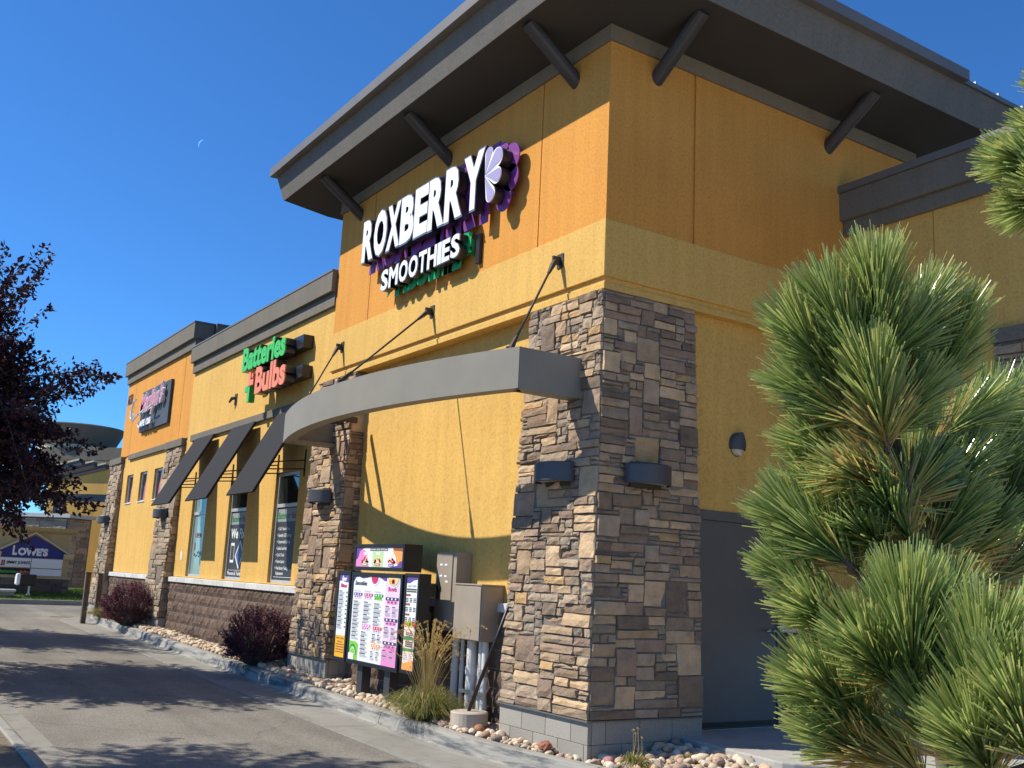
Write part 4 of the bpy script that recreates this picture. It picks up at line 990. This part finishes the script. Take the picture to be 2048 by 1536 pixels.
barberry((-15.55, -.52, bed_z(-15.5)), .60, .50, 5, 'broad purple shrub by the far grey capped pillar', 1000)
barberry((-29.0, 4.5, .1), .7, .6, 9, 'distant purple shrub in front of the stone column', 260)
# ornamental grass
def clump(loc, r, h, nb, seed, label, name='grass_clump', stalks=0, sh=1.0, wd=.006, dead=.3, seedh=.14):
    random.seed(seed); loc = Vector(loc); t_ = thing(name, label, 'grass', loc); q = MB()
    for k in range(nb):
        a = rnd(0, 2 * math.pi); rr = abs(random.gauss(0, .35)) * r * .4; b = loc + Vector((math.cos(a) * rr, math.sin(a) * rr, 0)); a += rnd(-.6, .6)
        out = rnd(.25, 1.0) * r; hh = h * rnd(.5, 1.05) * (1.15 - .55 * out / r); d = Vector((math.cos(a), math.sin(a), 0))
        q.tint = rnd(0, .55) if random.random() > dead else rnd(.6, 1)
        strip(q, [b, b + d * out * .3 + Vector((0, 0, hh * .72)), b + d * out * .68 + Vector((0, 0, hh)), b + d * out + Vector((0, 0, hh * rnd(.45, .85)))], wd, wd * .25, side=d.cross(Vector((0, 0, 1))) + rdir() * .6)
    q.build('blades', M['grassb'], t_, tint=True)
    if stalks:
        q = MB()
        for k in range(stalks):
            a = rnd(0, 2 * math.pi); d = Vector((math.cos(a), math.sin(a), 0)); ln = sh * rnd(.72, 1.1); o = rnd(.05, .42) * (ln ** 1.0)
            if random.random() < .18: o *= 1.9
            pts = [loc + d * .04, loc + d * (o * .25) + Vector((0, 0, ln * .45)), loc + d * (o * .6) + Vector((0, 0, ln * .85)), loc + d * o + Vector((0, 0, ln)), loc + d * (o + .09) + Vector((0, 0, ln * .99 - .02))]
            q.tint = rnd(.78, .95); strip(q, pts, .0045, .003, side=Vector((.55, .83, 0)) + rdir() * .3)
            for j in range(26):
                f = j / 26; p = pts[2].lerp(pts[3], f * 1.6) if f < .625 else pts[3].lerp(pts[4], (f - .625) / .375)
                q.tint = rnd(.82, 1.0); leaf(q, p, ((pts[3] - pts[2]).normalized() + rdir() * .45).normalized(), rnd(.02, .034), .008)
        q.build('seed_heads', M['grassb'], t_, tint=True)
    return t_
clump((-2.35, -.45, bed_z(-2.3)), .56, .40, 1500, 31, 'big ornamental grass with tan seed heads beside the menu board', 'ornamental_grass', 85, .98, .006, .3)
clump((.62, .02, bed_z(.5) - .02), .19, .21, 260, 32, 'small yellow green grass tuft in the sun at the foot of the corner pillar', wd=.008, dead=.45)
clump((.62, .62, bed_z(.5) - .02), .17, .17, 170, 33, 'small shaded grass tuft beside the stone pillar near the door slab', wd=.007, dead=.2)
clump((-18.0, -.55, bed_z(-18)), .55, .30, 420, 34, 'yellow green grass patch around the brown posts', dead=.35)
for k, (x, y, z, lab) in enumerate(((.50, .1, .25, 'dry brown flower stalks above the sunny grass tuft'), (1.10, .88, .12, 'two bare dry stalks at the edge of the door slab'))):
    random.seed(60 + k); t_ = thing('dry_stalk', lab, 'stalk', (x, y, zr(x) + .12)); q = MB()
    for j in range(4 if k == 0 else 3):
        a = rnd(-1.2, 1.2); b = Vector((x + rnd(-.1, .1), y + rnd(-.06, .06), zr(x) + .1)); e = b + Vector((math.cos(a) * .04, math.sin(a) * .04, z + rnd(0, .14)))
        q.tint = .9; q.tube([b, b.lerp(e, .6) + Vector((.01, 0, 0)), e], [.0028, .0022, .0016], 4)
        for i in range(7): q.tint = rnd(.75, 1); leaf(q, e, rdir(-.2), .022, .012)
    q.build('stems', M['grassb'], t_, tint=True)
# purple leaved trees on the lane island
def tree(loc, zc, rx, rz, seed, label, nt_=120, leafn=26, ls=.075):
    random.seed(seed); loc = Vector(loc); t_ = thing('purple_leaf_tree', label, 'tree', loc, 'purple leaved trees on the lane island')
    tr = MB(); lf = MB(); c = Vector((loc.x, loc.y, zc)); z0 = zc - rz * .75
    fork = Vector((loc.x + .04, loc.y - .03, z0)); tr.tube([loc, loc + Vector((.03, .02, (z0 - loc.z) * .5)), fork], [.12, .095, .085], 10)
    limbs = []
    for k in range(9):
        a = 2 * math.pi * k / 9 + rnd(-.2, .2); e = c + Vector((math.cos(a) * rx * .5, math.sin(a) * rx * .5, rnd(-.3, .75) * rz)); mid = fork.lerp(e, .5) + Vector((0, 0, .15))
        tr.tube([fork, mid, e], [.06, .038, .016], 6); limbs += [(fork, mid), (mid, e), (mid, e)]
    ax = c + Vector((0, 0, rz * .7)); tr.tube([fork, c, ax], [.07, .045, .015], 6); limbs += [(fork, c), (c, ax), (c, ax)]
    for k in range(nt_):
        a0, a1 = random.choice(limbs); s_ = a0.lerp(a1, rnd(.25, 1))
        d = rdir(-.72); sc_ = rnd(.72, 1.0) if random.random() < .75 else rnd(1.0, 1.25)
        e = c + Vector((d.x * rx, d.y * rx, d.z * rz)) * sc_
        if d.z < -.1: e.z -= rnd(0, .3)
        if d.z > .2 and random.random() < .22: e = c + Vector((d.x * rx * .8, d.y * rx * .8, rz * rnd(1.0, 1.65)))
        mid = s_.lerp(e, .55) + Vector((0, 0, rnd(.0, .25))); tr.tube([s_, mid, e], [.014, .008, .003], 4, False)
        for j in range(leafn * 5):
            f = rnd(.12, 1.0); p = (s_.lerp(mid, f * 2) if f < .5 else mid.lerp(e, f * 2 - 1)); spread = .34 * (1 - f) ** .6 + .05
            p = p + rdir() * rnd(0, spread); out = (e - mid).normalized()
            dd = (out * .5 + rdir() * .9 + Vector((0, 0, -.25))).normalized(); lf.tint = min(1, rnd(0, .75) + (.3 if random.random() < .08 else 0))
            leaf(lf, p, dd, ls * rnd(.65, 1.15), ls * rnd(.42, .62))
    tr.build('trunk', M['bark'], t_); lf.build('crown', M['purple'], t_, tint=True); return t_
tA = tree((-9.0, -5.3, zr(-9) + .1), 3.3, 2.3, 1.75, 41, 'dark purple leaved tree whose branches reach in at the left edge', 420, 30, .10)
def place_tree(x, y, rz_, sc_, lab):
    c = copy_tree(tA); c.location = (x, y, zr(x) + .1); c.rotation_euler = (0, 0, R(rz_)); c.scale = (sc_,) * 3; c['label'] = lab
place_tree(-15.6, -6.0, 130, .95, 'purple leaved tree standing behind the nearer one at the left edge')
tree((-3.5, -7.7, zr(-3) + .1), 5.0, 1.7, 1.05, 47, 'tall tree left of the lane that throws the nearest shadow on the asphalt', 150, 22, .11)

# ------------------------------------------------------------------ pine in the right foreground
def needles(parent, base, tip, nl, n, seed, brown=0.0, spread=1.0, bend=.0, wd=.0034, dark=0.0):
    """one shoot: blunt needles of even length along the axis, pointing forward and outwards"""
    random.seed(seed); q = MB(); ax = tip - base; L_ = ax.length; ax.normalize()
    a = ax.orthogonal().normalized(); b = ax.cross(a); lean = rnd(-.12, .12)
    for k in range(int(n * 1.25)):
        f = random.random() ** .75; g = rnd(0, 2 * math.pi); rad = a * math.cos(g) + b * math.sin(g)
        p = base + ax * L_ * f + rad * .007
        op = (.95 - .52 * f) * rnd(.45, 1.12) * spread; d = (ax * math.cos(op) + rad * math.sin(op)).normalized()
        l = nl * .80 * rnd(.84, 1.05); cv = (ax * .30 + a * lean + Vector((0, 0, -.04)) + rdir() * .07)
        old = f < brown and random.random() < .75
        if old: cv += Vector((0, 0, -.25))
        pts = [p, p + d * l * .5 + cv * l * .05, p + d * l + cv * l * .18]
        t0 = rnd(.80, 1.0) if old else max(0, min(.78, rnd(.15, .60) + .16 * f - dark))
        sd = d.cross(rdir()); sd.normalize(); prev = None
        for i, pp in enumerate(pts):
            q.tint = t0 if old else min(.8, t0 + (.16 if i == 2 else .05 * i)); ww = wd * (.75, 1, .62)[i] * .5
            cur = (q.vert(pp - sd * ww), q.vert(pp + sd * ww))
            if prev: q.face((prev[0], prev[1], cur[1], cur[0]))
            prev = cur
    return q.build('needle_cluster', M['needle'], parent, tint=True, smooth=True)
PT = at_depth(1900, 1250, 2.25); gz = zr(PT.x) + .1
pine = thing('pine_tree', 'bushy green pine with long needles in the right foreground', 'pine tree', (PT.x, PT.y, gz))
tr = MB()
tr.tube([Vector((PT.x, PT.y, gz)), PT + Vector((.01, 0, -.4)), at_depth(1850, 1150, 2.3), at_depth(1810, 980, 2.2), at_depth(1780, 850, 2.12), at_depth(1757, 700, 2.07), at_depth(1750, 600, 2.05)], [.06, .04, .026, .018, .013, .010, .006], 10)
SH = [  # base uv, tip uv, depth, needle length in px, count, brown part, darkness
    ((1752, 760), (1752, 575), 2.05, 160, 620, .0, 0), ((1735, 760), (1660, 610), 2.0, 150, 430, .0, 0), ((1770, 740), (1850, 620), 2.02, 150, 430, .0, 0), ((1715, 800), (1600, 665), 2.05, 140, 430, .05, 0),
    ((1860, 800), (1905, 655), 2.1, 150, 480, .0, 0), ((1720, 850), (1600, 770), 2.0, 130, 380, .2, 0), ((1775, 900), (1745, 750), 1.98, 150, 380, .35, 0), ((1740, 950), (1630, 885), 2.05, 130, 330, .45, 0),
    ((1870, 880), (1960, 820), 2.15, 140, 320, .3, 0), ((1790, 985), (1690, 950), 2.0, 120, 320, .95, .0), ((1800, 1000), (1850, 900), 2.2, 140, 330, .5, .15),
    ((1700, 1130), (1585, 1035), 1.95, 150, 520, .1, 0), ((1740, 1040), (1620, 960), 2.1, 120, 300, .15, 0), ((1720, 1150), (1660, 1020), 2.0, 140, 420, .1, 0), ((1690, 1220), (1570, 1140), 1.95, 120, 360, .35, 0), ((1720, 1280), (1620, 1220), 1.95, 130, 340, .5, 0),
    ((1830, 1370), (1815, 1230), 1.75, 190, 640, .0, 0), ((1850, 1330), (1890, 1220), 1.8, 170, 420, .05, 0), ((1800, 1380), (1730, 1290), 1.8, 160, 380, .15, 0),
    ((1960, 1440), (1975, 1310), 1.65, 200, 620, .0, 0), ((1980, 1400), (2050, 1290), 1.7, 190, 430, .0, 0), ((1740, 1450), (1640, 1370), 1.85, 160, 520, .1, 0), ((1770, 1420), (1690, 1330), 1.9, 150, 330, .15, 0),
    ((1900, 1530), (1860, 1400), 1.7, 180, 520, .15, 0), ((2060, 1520), (2040, 1400), 1.6, 200, 520, .1, 0), ((1760, 1530), (1680, 1470), 1.8, 160, 430, .4, 0), ((1850, 1560), (1760, 1480), 1.75, 160, 430, .5, 0), ((1990, 1560), (1940, 1470), 1.65, 170, 430, .25, 0),
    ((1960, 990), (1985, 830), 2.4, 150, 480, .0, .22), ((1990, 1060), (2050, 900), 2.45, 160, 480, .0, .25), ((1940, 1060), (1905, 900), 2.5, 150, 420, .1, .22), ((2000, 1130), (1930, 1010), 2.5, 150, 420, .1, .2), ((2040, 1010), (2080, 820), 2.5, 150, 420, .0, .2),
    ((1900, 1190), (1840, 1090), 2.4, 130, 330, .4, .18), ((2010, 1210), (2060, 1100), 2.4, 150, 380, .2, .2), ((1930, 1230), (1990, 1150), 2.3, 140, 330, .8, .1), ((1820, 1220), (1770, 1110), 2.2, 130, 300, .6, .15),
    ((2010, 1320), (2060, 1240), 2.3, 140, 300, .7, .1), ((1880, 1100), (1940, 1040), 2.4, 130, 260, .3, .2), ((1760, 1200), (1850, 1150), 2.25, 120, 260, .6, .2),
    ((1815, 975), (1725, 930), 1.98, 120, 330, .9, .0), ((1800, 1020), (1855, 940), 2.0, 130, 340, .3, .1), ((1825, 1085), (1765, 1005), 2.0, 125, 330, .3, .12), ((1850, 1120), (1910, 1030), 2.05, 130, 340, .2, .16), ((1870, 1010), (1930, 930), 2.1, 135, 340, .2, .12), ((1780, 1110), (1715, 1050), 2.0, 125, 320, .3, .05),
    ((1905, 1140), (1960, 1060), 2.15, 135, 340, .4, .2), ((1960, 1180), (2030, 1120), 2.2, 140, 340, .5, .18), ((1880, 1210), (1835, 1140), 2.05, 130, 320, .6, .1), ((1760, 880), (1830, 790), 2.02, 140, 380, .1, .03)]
for k, (b, t2, d, npx, cnt, br, dk) in enumerate(SH):
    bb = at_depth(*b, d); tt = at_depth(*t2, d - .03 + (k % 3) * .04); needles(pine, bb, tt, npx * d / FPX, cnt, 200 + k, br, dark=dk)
    tr.tube([at_depth(min(1930, max(1765, (b[0] + 1860) / 2)), b[1] + 55, 2.15), bb.lerp(at_depth(b[0], b[1] + 30, 2.1), .3), bb, bb.lerp(tt, .7)], [.009, .007, .006, .004], 6)
tr.build('trunk', M['bark'], pine)
# second pine branch reaching in at the upper right
P2 = at_depth(2480, 900, 2.6); pine2 = thing('pine_tree', 'pine branch with needles reaching in at the upper right edge', 'pine tree', (P2.x, P2.y, zr(P2.x) + .1))
tr = MB(); tr.tube([Vector((P2.x, P2.y, zr(P2.x) + .1)), P2, at_depth(2390, 520, 2.5), at_depth(2340, 260, 2.45)], [.06, .045, .035, .02], 9)
for k, (b, t2, d, npx, cnt, br) in enumerate((((2150, 350), (2040, 325), 2.35, 120, 620, .05), ((2150, 395), (2065, 410), 2.4, 110, 420, .5), ((2170, 290), (2090, 270), 2.4, 110, 380, .1), ((2210, 240), (2130, 180), 2.4, 120, 420, .0), ((2170, 420), (2090, 370), 2.3, 120, 380, .2))):
    bb = at_depth(*b, d); tt = at_depth(*t2, d); needles(pine2, bb, tt, npx * d / FPX, cnt, 400 + k, br); tr.tube([at_depth(2295, b[1] + 40, 2.45), bb, bb.lerp(tt, .7)], [.018, .01, .005], 6)
tr.build('trunk', M['bark'], pine2)

# ------------------------------------------------------------------ river rocks
random.seed(77)
def rockmesh(seed):
    import bmesh
    random.seed(seed); bm = bmesh.new(); bmesh.ops.create_icosphere(bm, subdivisions=2, radius=1)
    pl = [(rdir(), rnd(.62, .9)) for _ in range(7)]; st = Vector((rnd(.8, 1.2), rnd(.65, .95), rnd(.5, .8)))
    for v in bm.verts:
        c = v.co.copy()
        for nrm, dd in pl:
            h = c.dot(nrm)
            if h > dd: c -= nrm * (h - dd) * .85
        v.co = Vector((c.x * st.x, c.y * st.y, c.z * st.z)) * (1 + rnd(-.03, .03))
    me = bpy.data.meshes.new('river_rock'); bm.to_mesh(me); bm.free(); me.polygons.foreach_set('use_smooth', [seed % 3 != 0] * len(me.polygons)); me.materials.append(M['rock']); return me
RM = [rockmesh(500 + k) for k in range(12)]; random.seed(78)
spots = []
def try_rock(x, y, z, r, g=1):
    p = project((x, y, z))
    vis = p and -20 < p[0] < 2070 and 0 < p[1] < 1570
    spots.append((r * FPX / p[2] if vis else 0, x, y, z, r))
def back_y(x): return -.51 if x < -2.2 else arc_y(x) + .005
for (xa, xb, step) in ((-3.0, .2, .082), (-6.4, -3.0, .09), (-20, -6.4, .105)):
    x = xa
    while x < xb:
        y = back_y(x) + .05
        while y < wall_line(x) - .02:
            xx, yy = x + rnd(-.035, .035), y + rnd(-.035, .035); r = step * rnd(.42, .78)
            try_rock(xx, max(yy, back_y(xx) + r * .7), zr(xx) + .125 + r * rnd(.2, .75), r); y += step * rnd(.7, .95)
        x += step * .85
x = .12
while x < 1.75:
    y = arc_y(x) + .04
    top = .98 if x > .2 else -.2
    while y < top:
        if not (x < .20 and y > -.19): r = .09 * rnd(.42, .85); try_rock(x + rnd(-.03, .03), y + rnd(-.02, .03), zr(x) + .125 + max(0, y) * .10 + r * rnd(.25, .8), r)
        y += .085
    x += .085
spots.sort(key=lambda s_: -s_[0]); RG = 'loose river rocks in the bed along the building'
small = MB()
for k, (px, x, y, z, r) in enumerate(spots):
    me = random.choice(RM)
    if k < 296 and px > 0:
        o = bpy.data.objects.new('river_rock', me); COL.objects.link(o); o.location = (x, y, z); o.scale = (r,) * 3; o.rotation_euler = (rnd(-.5, .5), rnd(-.5, .5), rnd(0, 6.28))
        where = ('by the door slab', 'river rocks between the corner pillar and the door slab') if x > .2 else ('at the foot of the corner pillar', 'river rocks along the foot of the corner pillar') if x > -1.5 else ('between the grass clump and the concrete foot', 'river rocks around the grass clump') if x > -3 else ('in the bed below the menu board', 'river rocks below the menu board') if x > -5.8 else ('below the left pillar and purple shrub', 'river rocks below the left pillar') if x > -9 else ('in front of the block wall far along the bed', 'river rocks in front of the block wall')
        tag(o, 'rounded river rock among many like it ' + where[0], 'rock', where[1])
    else:
        mt = Matrix.Translation((x, y, z)) @ Matrix.Rotation(rnd(0, 6.28), 4, 'Z') @ Matrix.Rotation(rnd(-.5, .5), 4, 'X') @ Matrix.Scale(r, 4); b = len(small.v); small.tint = random.random()
        for v in me.vertices: small.vert(mt @ v.co)
        for p in me.polygons: small.face([b + i for i in p.vertices])
o = small.build('river_rocks', M['rockmix'], smooth=True, tint=True); o['kind'] = 'stuff'
# the one rough red lava rock and a few stand-out stones
random.seed(90)
def special(x, y, r, c, lab, rough=0):
    import bmesh
    bm = bmesh.new(); bmesh.ops.create_icosphere(bm, subdivisions=3, radius=r)
    for v in bm.verts: v.co = Vector((v.co.x * 1.1, v.co.y * .9, v.co.z * .85)) * (1 + (rnd(-.16, .16) if rough else .06 * math.sin(v.co.x * 40)))
    me = bpy.data.meshes.new('river_rock'); bm.to_mesh(me); bm.free(); me.materials.append(simple('rock ' + lab[:12], c, .9, .25, 30, 0, .2, .6))
    o = bpy.data.objects.new('river_rock', me); COL.objects.link(o); o.location = (x, y, zr(x) + .15 + r * .6); tag(o, lab, 'rock', RG)
special(-.36, -.245, .066, (.33, .135, .085), 'rough red lava rock leaning at the foot of the corner pillar', 1)
special(-1.42, -.33, .06, (.36, .17, .09), 'smooth rust brown river rock beside the round concrete foot')
special(.36, -.06, .05, (.42, .19, .18), 'pinkish red river rock left of the sunny grass tuft')

# ------------------------------------------------------------------ far end of the lane
lw = MB(); lw.grid(lambda u, v: (-25.3 - 9 * u, -14 + 18 * v, zr(-25) + .12 + .19 * min(1, u * 5.3) + .02 * math.sin(v * 20)), 8, 12); tag(lw.build('lawn', M['lawnbase']), kind='structure')
random.seed(15); q = MB()
for k in range(9000):
    x = -25.4 - rnd(0, 1) ** 1.5 * 6; y = rnd(-4.5, 3.0); z = zr(-25) + .12 + .19 * min(1, (-25.3 - x) / 9 * 5.3); a = rnd(0, 6.28); q.tint = rnd(0, 1)
    b = Vector((x, y, z)); strip(q, [b, b + Vector((math.cos(a) * .03, math.sin(a) * .03, rnd(.04, .09)))], .02, .004, side=Vector((-.2, 1, 0)))
o = q.build('lawn_grass', M['lawn'], tint=True); o['kind'] = 'stuff'
kb = thing('kerb', loc=(-25.3, -3, 0), kind='structure')
for k in range(6): bx('kerb_section', M['conc'], kb, -25.42, -25.28, -14 + 3 * k + .005, -11 + 3 * k - .005, zr(-25) - .05, zr(-25) + .14, bevel=.02)
# monument sign
M['tan'] = stucco('tan stucco', (.52, .42, .21)); M['navy'] = flat('navy panel', (.03, .045, .20), .4); M['signw'] = flat('sign white', (.85, .85, .81), .4); M['cream'] = simple('cream moulding', (.62, .52, .32), .8, .05, 6)
ZS = .31
mon = thing('monument_sign', 'low tan roadside sign with blue gable panel and white letters on the grass', 'sign', (-27.2, -.8, ZS))
bx('body', M['tan'], mon, -27.7, -27.0, -2.35, .18, ZS + .40, 2.2, bevel=.01)
q = MB(); q.prism([(-27.0, -2.5, 2.18), (-26.86, -2.5, 2.26), (-26.80, -2.5, 2.36), (-27.75, -2.5, 2.36), (-27.75, -2.5, 2.18)], (0, 2.82, 0)); q.build('cornice', M['tan'], mon)
bx('base_cap', M['tan'], mon, -27.72, -26.93, -2.4, .28, .80, .88)
q = MB(); q.prism([(-26.995, -1.80, 1.42), (-26.995, .02, 1.42), (-26.995, .02, 1.62), (-26.995, -.88, 2.10), (-26.995, -1.80, 1.62)], (.035, 0, 0)); q.build('gable_panel', M['navy'], mon)
q = MB()
for a, b in (((-1.92, 1.56), (-.88, 2.16)), ((-.88, 2.16), (.14, 1.56))):
    q.prism([(-26.99, a[0], a[1]), (-26.99, b[0], b[1]), (-26.99, b[0], b[1] + .06), (-26.99, a[0], a[1] + .06)], (.075, 0, 0))
q.build('gable_moulding', M['cream'], mon)
q = MB()
for y0, y1 in ((-2.36, -1.78), (.0, .30)):
    q.prism([(-27.0, y0, 1.38), (-26.92, y0, 1.42), (-26.86, y0, 1.52), (-26.86, y0, 1.57), (-27.0, y0, 1.57)], (0, y1 - y0, 0))
q.build('capital', M['cream'], mon)
for k, (y0, y1, z0, z1) in enumerate(((-1.80, -.92, 1.12, 1.40), (-.89, .0, 1.12, 1.40), (-1.80, -.92, .89, 1.09), (-.89, .0, .89, 1.09))):
    bx('sign_panel', M['inkv'] if k == 2 else M['signw'], mon, -26.995, -26.965, y0, y1, z0, z1)
q = MB(); text_x(q, 'L', -1.47, 1.50, -26.952, .26, width=.13, offset=.05); text_x(q, 'OWE\'S', -1.32, 1.50, -26.952, .20, width=.86, offset=.06); q.build('lettering', M['signw'], mon)
q = MB(); text_x(q, 'JIMMY JOHN\'S', -1.60, 1.22, -26.958, .085, width=.66, offset=.03); q.build('lettering', M['inkv'], mon)
q = MB(); text_x(q, 'JJ', -1.77, 1.20, -26.958, .12, width=.13, offset=.04); q.build('lettering', M['redv'], mon)
q = MB(); text_x(q, 'Batteries', -1.78, .945, -26.958, .09, width=.48, offset=.02); q.build('lettering', M['greenface'], mon)
q = MB(); text_x(q, '+', -1.29, .945, -26.958, .09); text_x(q, 'Bulbs', -1.19, .945, -26.958, .09, width=.25, offset=.02); q.build('lettering', M['orangeface'], mon)
random.seed(4)
bx('core', M['grout'], mon, -27.7, -26.95, -2.35, .26, ZS - .2, .80)
M['stonedk'] = objrand('grey brown ledge stone', [(0, (.14, .115, .09)), (.3, (.19, .155, .12)), (.6, (.11, .095, .08)), (.8, (.23, .19, .14))], .9, 8, .8, .2, False, .02)
for (u, v, ww, hh) in pack(2.55, .82 - ZS, .09):
    q = MB(); stone_into(q, lambda a, b, n: (-26.95 + n, -2.33 + a, ZS - .02 + b), u, v, ww, hh, rnd(.015, .05)); q.build('stone', M['stonedk'], mon)
t_ = thing('floodlight', 'black floodlight with white end facing the low roadside sign', 'lamp', (-26.1, -1.1, ZS))
q = MB(); q.box(-26.25, -25.95, -1.28, -.84, ZS + .28, ZS + .62); q.build('housing', M['black'], t_, bevel=.04)
q = MB(); q.box(-26.26, -25.93, -1.40, -1.285, ZS + .30, ZS + .64); q.build('visor', M['white'], t_, bevel=.04); q = MB(); q.tube([(-26.1, -1.0, ZS - .05), (-26.1, -1.0, ZS + .28)], .03, 8); q.tube([(-26.1, -1.0, ZS - .02), (-26.1, -1.0, ZS + .10)], [.07, .02], 8); q.build('stem', M['white'], t_)
t_ = thing('utility_box', 'small white concrete utility box lying on the lawn by the kerb', 'box', (-25.8, -1.72, ZS)); bx('lid', M['capstone'], t_, -26.0, -25.65, -1.98, -1.40, ZS + .10, ZS + .17, bevel=.02); bx('body', M['cmu'], t_, -25.97, -25.68, -1.94, -1.44, ZS - .02, ZS + .0995)
M['postp'] = simple('weathered brown post', (.115, .085, .065), .85, .2, 14)
for x, y, z1, lab in ((-18.0, -.98, 1.12, 'left taller brown square post in the grass at the lane end'), (-18.5, -.60, 1.10, 'right brown square post standing against the far stone pillar')):
    t_ = thing('wooden_post', lab, 'post', (x, y, bed_z(x)), 'brown posts at the end of the bed'); bx('shaft', M['postp'], t_, x - .055, x + .055, y - .055, y + .055, bed_z(x) - .2, z1, bevel=.006); bx('post_cap', M['postp'], t_, x - .07, x + .07, y - .07, y + .07, z1 + .001, z1 + .03, bevel=.006)
t_ = thing('pipe_rack', 'small white metal rack behind the far purple shrub', 'rack', (-17.4, -.1, .4)); q = MB(); q.box(-17.7, -17.2, -.28, -.22, .62, .66)
for x in (-17.68, -17.5, -17.35, -17.24): q.box(x - .015, x + .015, -.27, -.24, .1, .62)
q.build('frame', M['white'], t_)
# building across the road
far = thing('far_building', 'yellow building with grey roof edge and round drum beyond the lane end', 'building', (-46, 2.4, 0)); far.rotation_euler = (0, 0, R(-50))
bx('wall', M['yellow'], far, -60, -46, 2.2, 26, -.2, 6.1); bx('parapet', M['greytrim'], far, -60.3, -45.7, 1.9, 26, 6.15, 6.78, bevel=.02); bx('trim_band', M['cream'], far, -60.1, -45.85, 2.1, 26, 6.0, 6.149)
q = MB(); q.tube([(-47.5, 2.3, 6.5), (-47.5, 2.3, 7.05), (-47.5, 2.3, 7.06), (-47.5, 2.3, 7.2), (-47.5, 2.3, 7.95), (-47.5, 2.3, 8.0)], [1.75, 1.75, 1.85, 1.9, 2.25, 2.2], 36); q.build('drum', M['greytrim'], far)
q = MB(); q.tube([(-47.5, 2.3, 6.70), (-47.5, 2.3, 7.0)], 1.77, 36); q.build('drum_band', M['cream'], far)
for k in range(3):
    q = MB(); x = -43.6 + .8 * k; q.hexa([(x, 1.6, 4.2), (x + .25, 1.6, 4.2), (x + .25, 7.5, 5.5), (x, 7.5, 5.5), (x, 1.6, 4.42), (x + .25, 1.6, 4.42), (x + .25, 7.5, 5.72), (x, 7.5, 5.72)]); q.build('pergola_beam', M['lamp'], far)
    q = MB(); q.hexa([(x, 1.6, 4.422), (x + .28, 1.6, 4.422), (x + .28, 7.5, 5.722), (x, 7.5, 5.722), (x, 1.6, 4.50), (x + .28, 1.6, 4.50), (x + .28, 7.5, 5.80), (x, 7.5, 5.80)]); q.build('pergola_slat', M['cream'], far)
bx('pergola_beam', M['lamp'], far, -43.4, -43.1, 1.4, 8, 4.02, 4.34); bx('pergola_post', M['lamp'], far, -43.45, -43.05, 5.2, 5.55, 3.4, 4.02)
bx('core', M['grout'], far, -44.5, -43, 3.9, 6.2, -.2, 3.25); bx('core', M['grout'], far, -44.4, -43.02, -5, 3.9, -.2, 3.2); bx('wall_cap', M['capstone'], far, -44.6, -42.85, -5, 6.35, 3.256, 3.42)
veneer(far, lambda u, v, n: (-42.98 + n, -4 + u, v), 10.1, 3.2, .11, False); veneer(far, lambda u, v, n: (-43 - u, 6.2 + n, v), 1.4, 3.2, .11, False)
t_ = thing('red_umbrella', 'red umbrella top peeking over the low roadside sign at the left edge', 'umbrella', (-33, -2.4, 0)); q = MB(); q.tube([(-33, -2.4, 2.45), (-33, -2.4, 2.62), (-33, -2.4, 2.85)], [1.5, 1.1, .02], 8); q.build('canopy', flat('red fabric', (.55, .03, .05)), t_); q = MB(); q.tube([(-33, -2.4, 0), (-33, -2.4, 2.5)], .03, 8); q.build('pole', M['white'], t_)
# thin day moon
mo = at_depth(401, 286, 3000); q = MB(); pts = []
K = 14; rr = 14.5; ax_u = RIGHT; ax_v = UP
for k in range(K + 1): a = R(85 + 125 * k / K); pts.append(mo + ax_u * (rr * math.cos(a) + 8) + ax_v * (rr * math.sin(a) - 5))
for k in range(K, -1, -1): a = R(85 + 125 * k / K); th = 2.6 * math.sin(math.pi * k / K); pts.append(mo + ax_u * ((rr - th) * math.cos(a) + 8) + ax_v * ((rr - th) * math.sin(a) - 5))
q.prism(pts, tuple(FWD * 2))
mt, n, b = newmat('moon'); b.inputs['Base Color'].default_value = (.1, .2, .45, 1); b.inputs['Emission Color'].default_value = (.13, .36, .88, 1); b.inputs['Emission Strength'].default_value = 1.0
o = q.build('moon', mt, loc=tuple(mo)); tag(o, 'faint thin crescent moon in the blue sky', 'moon')
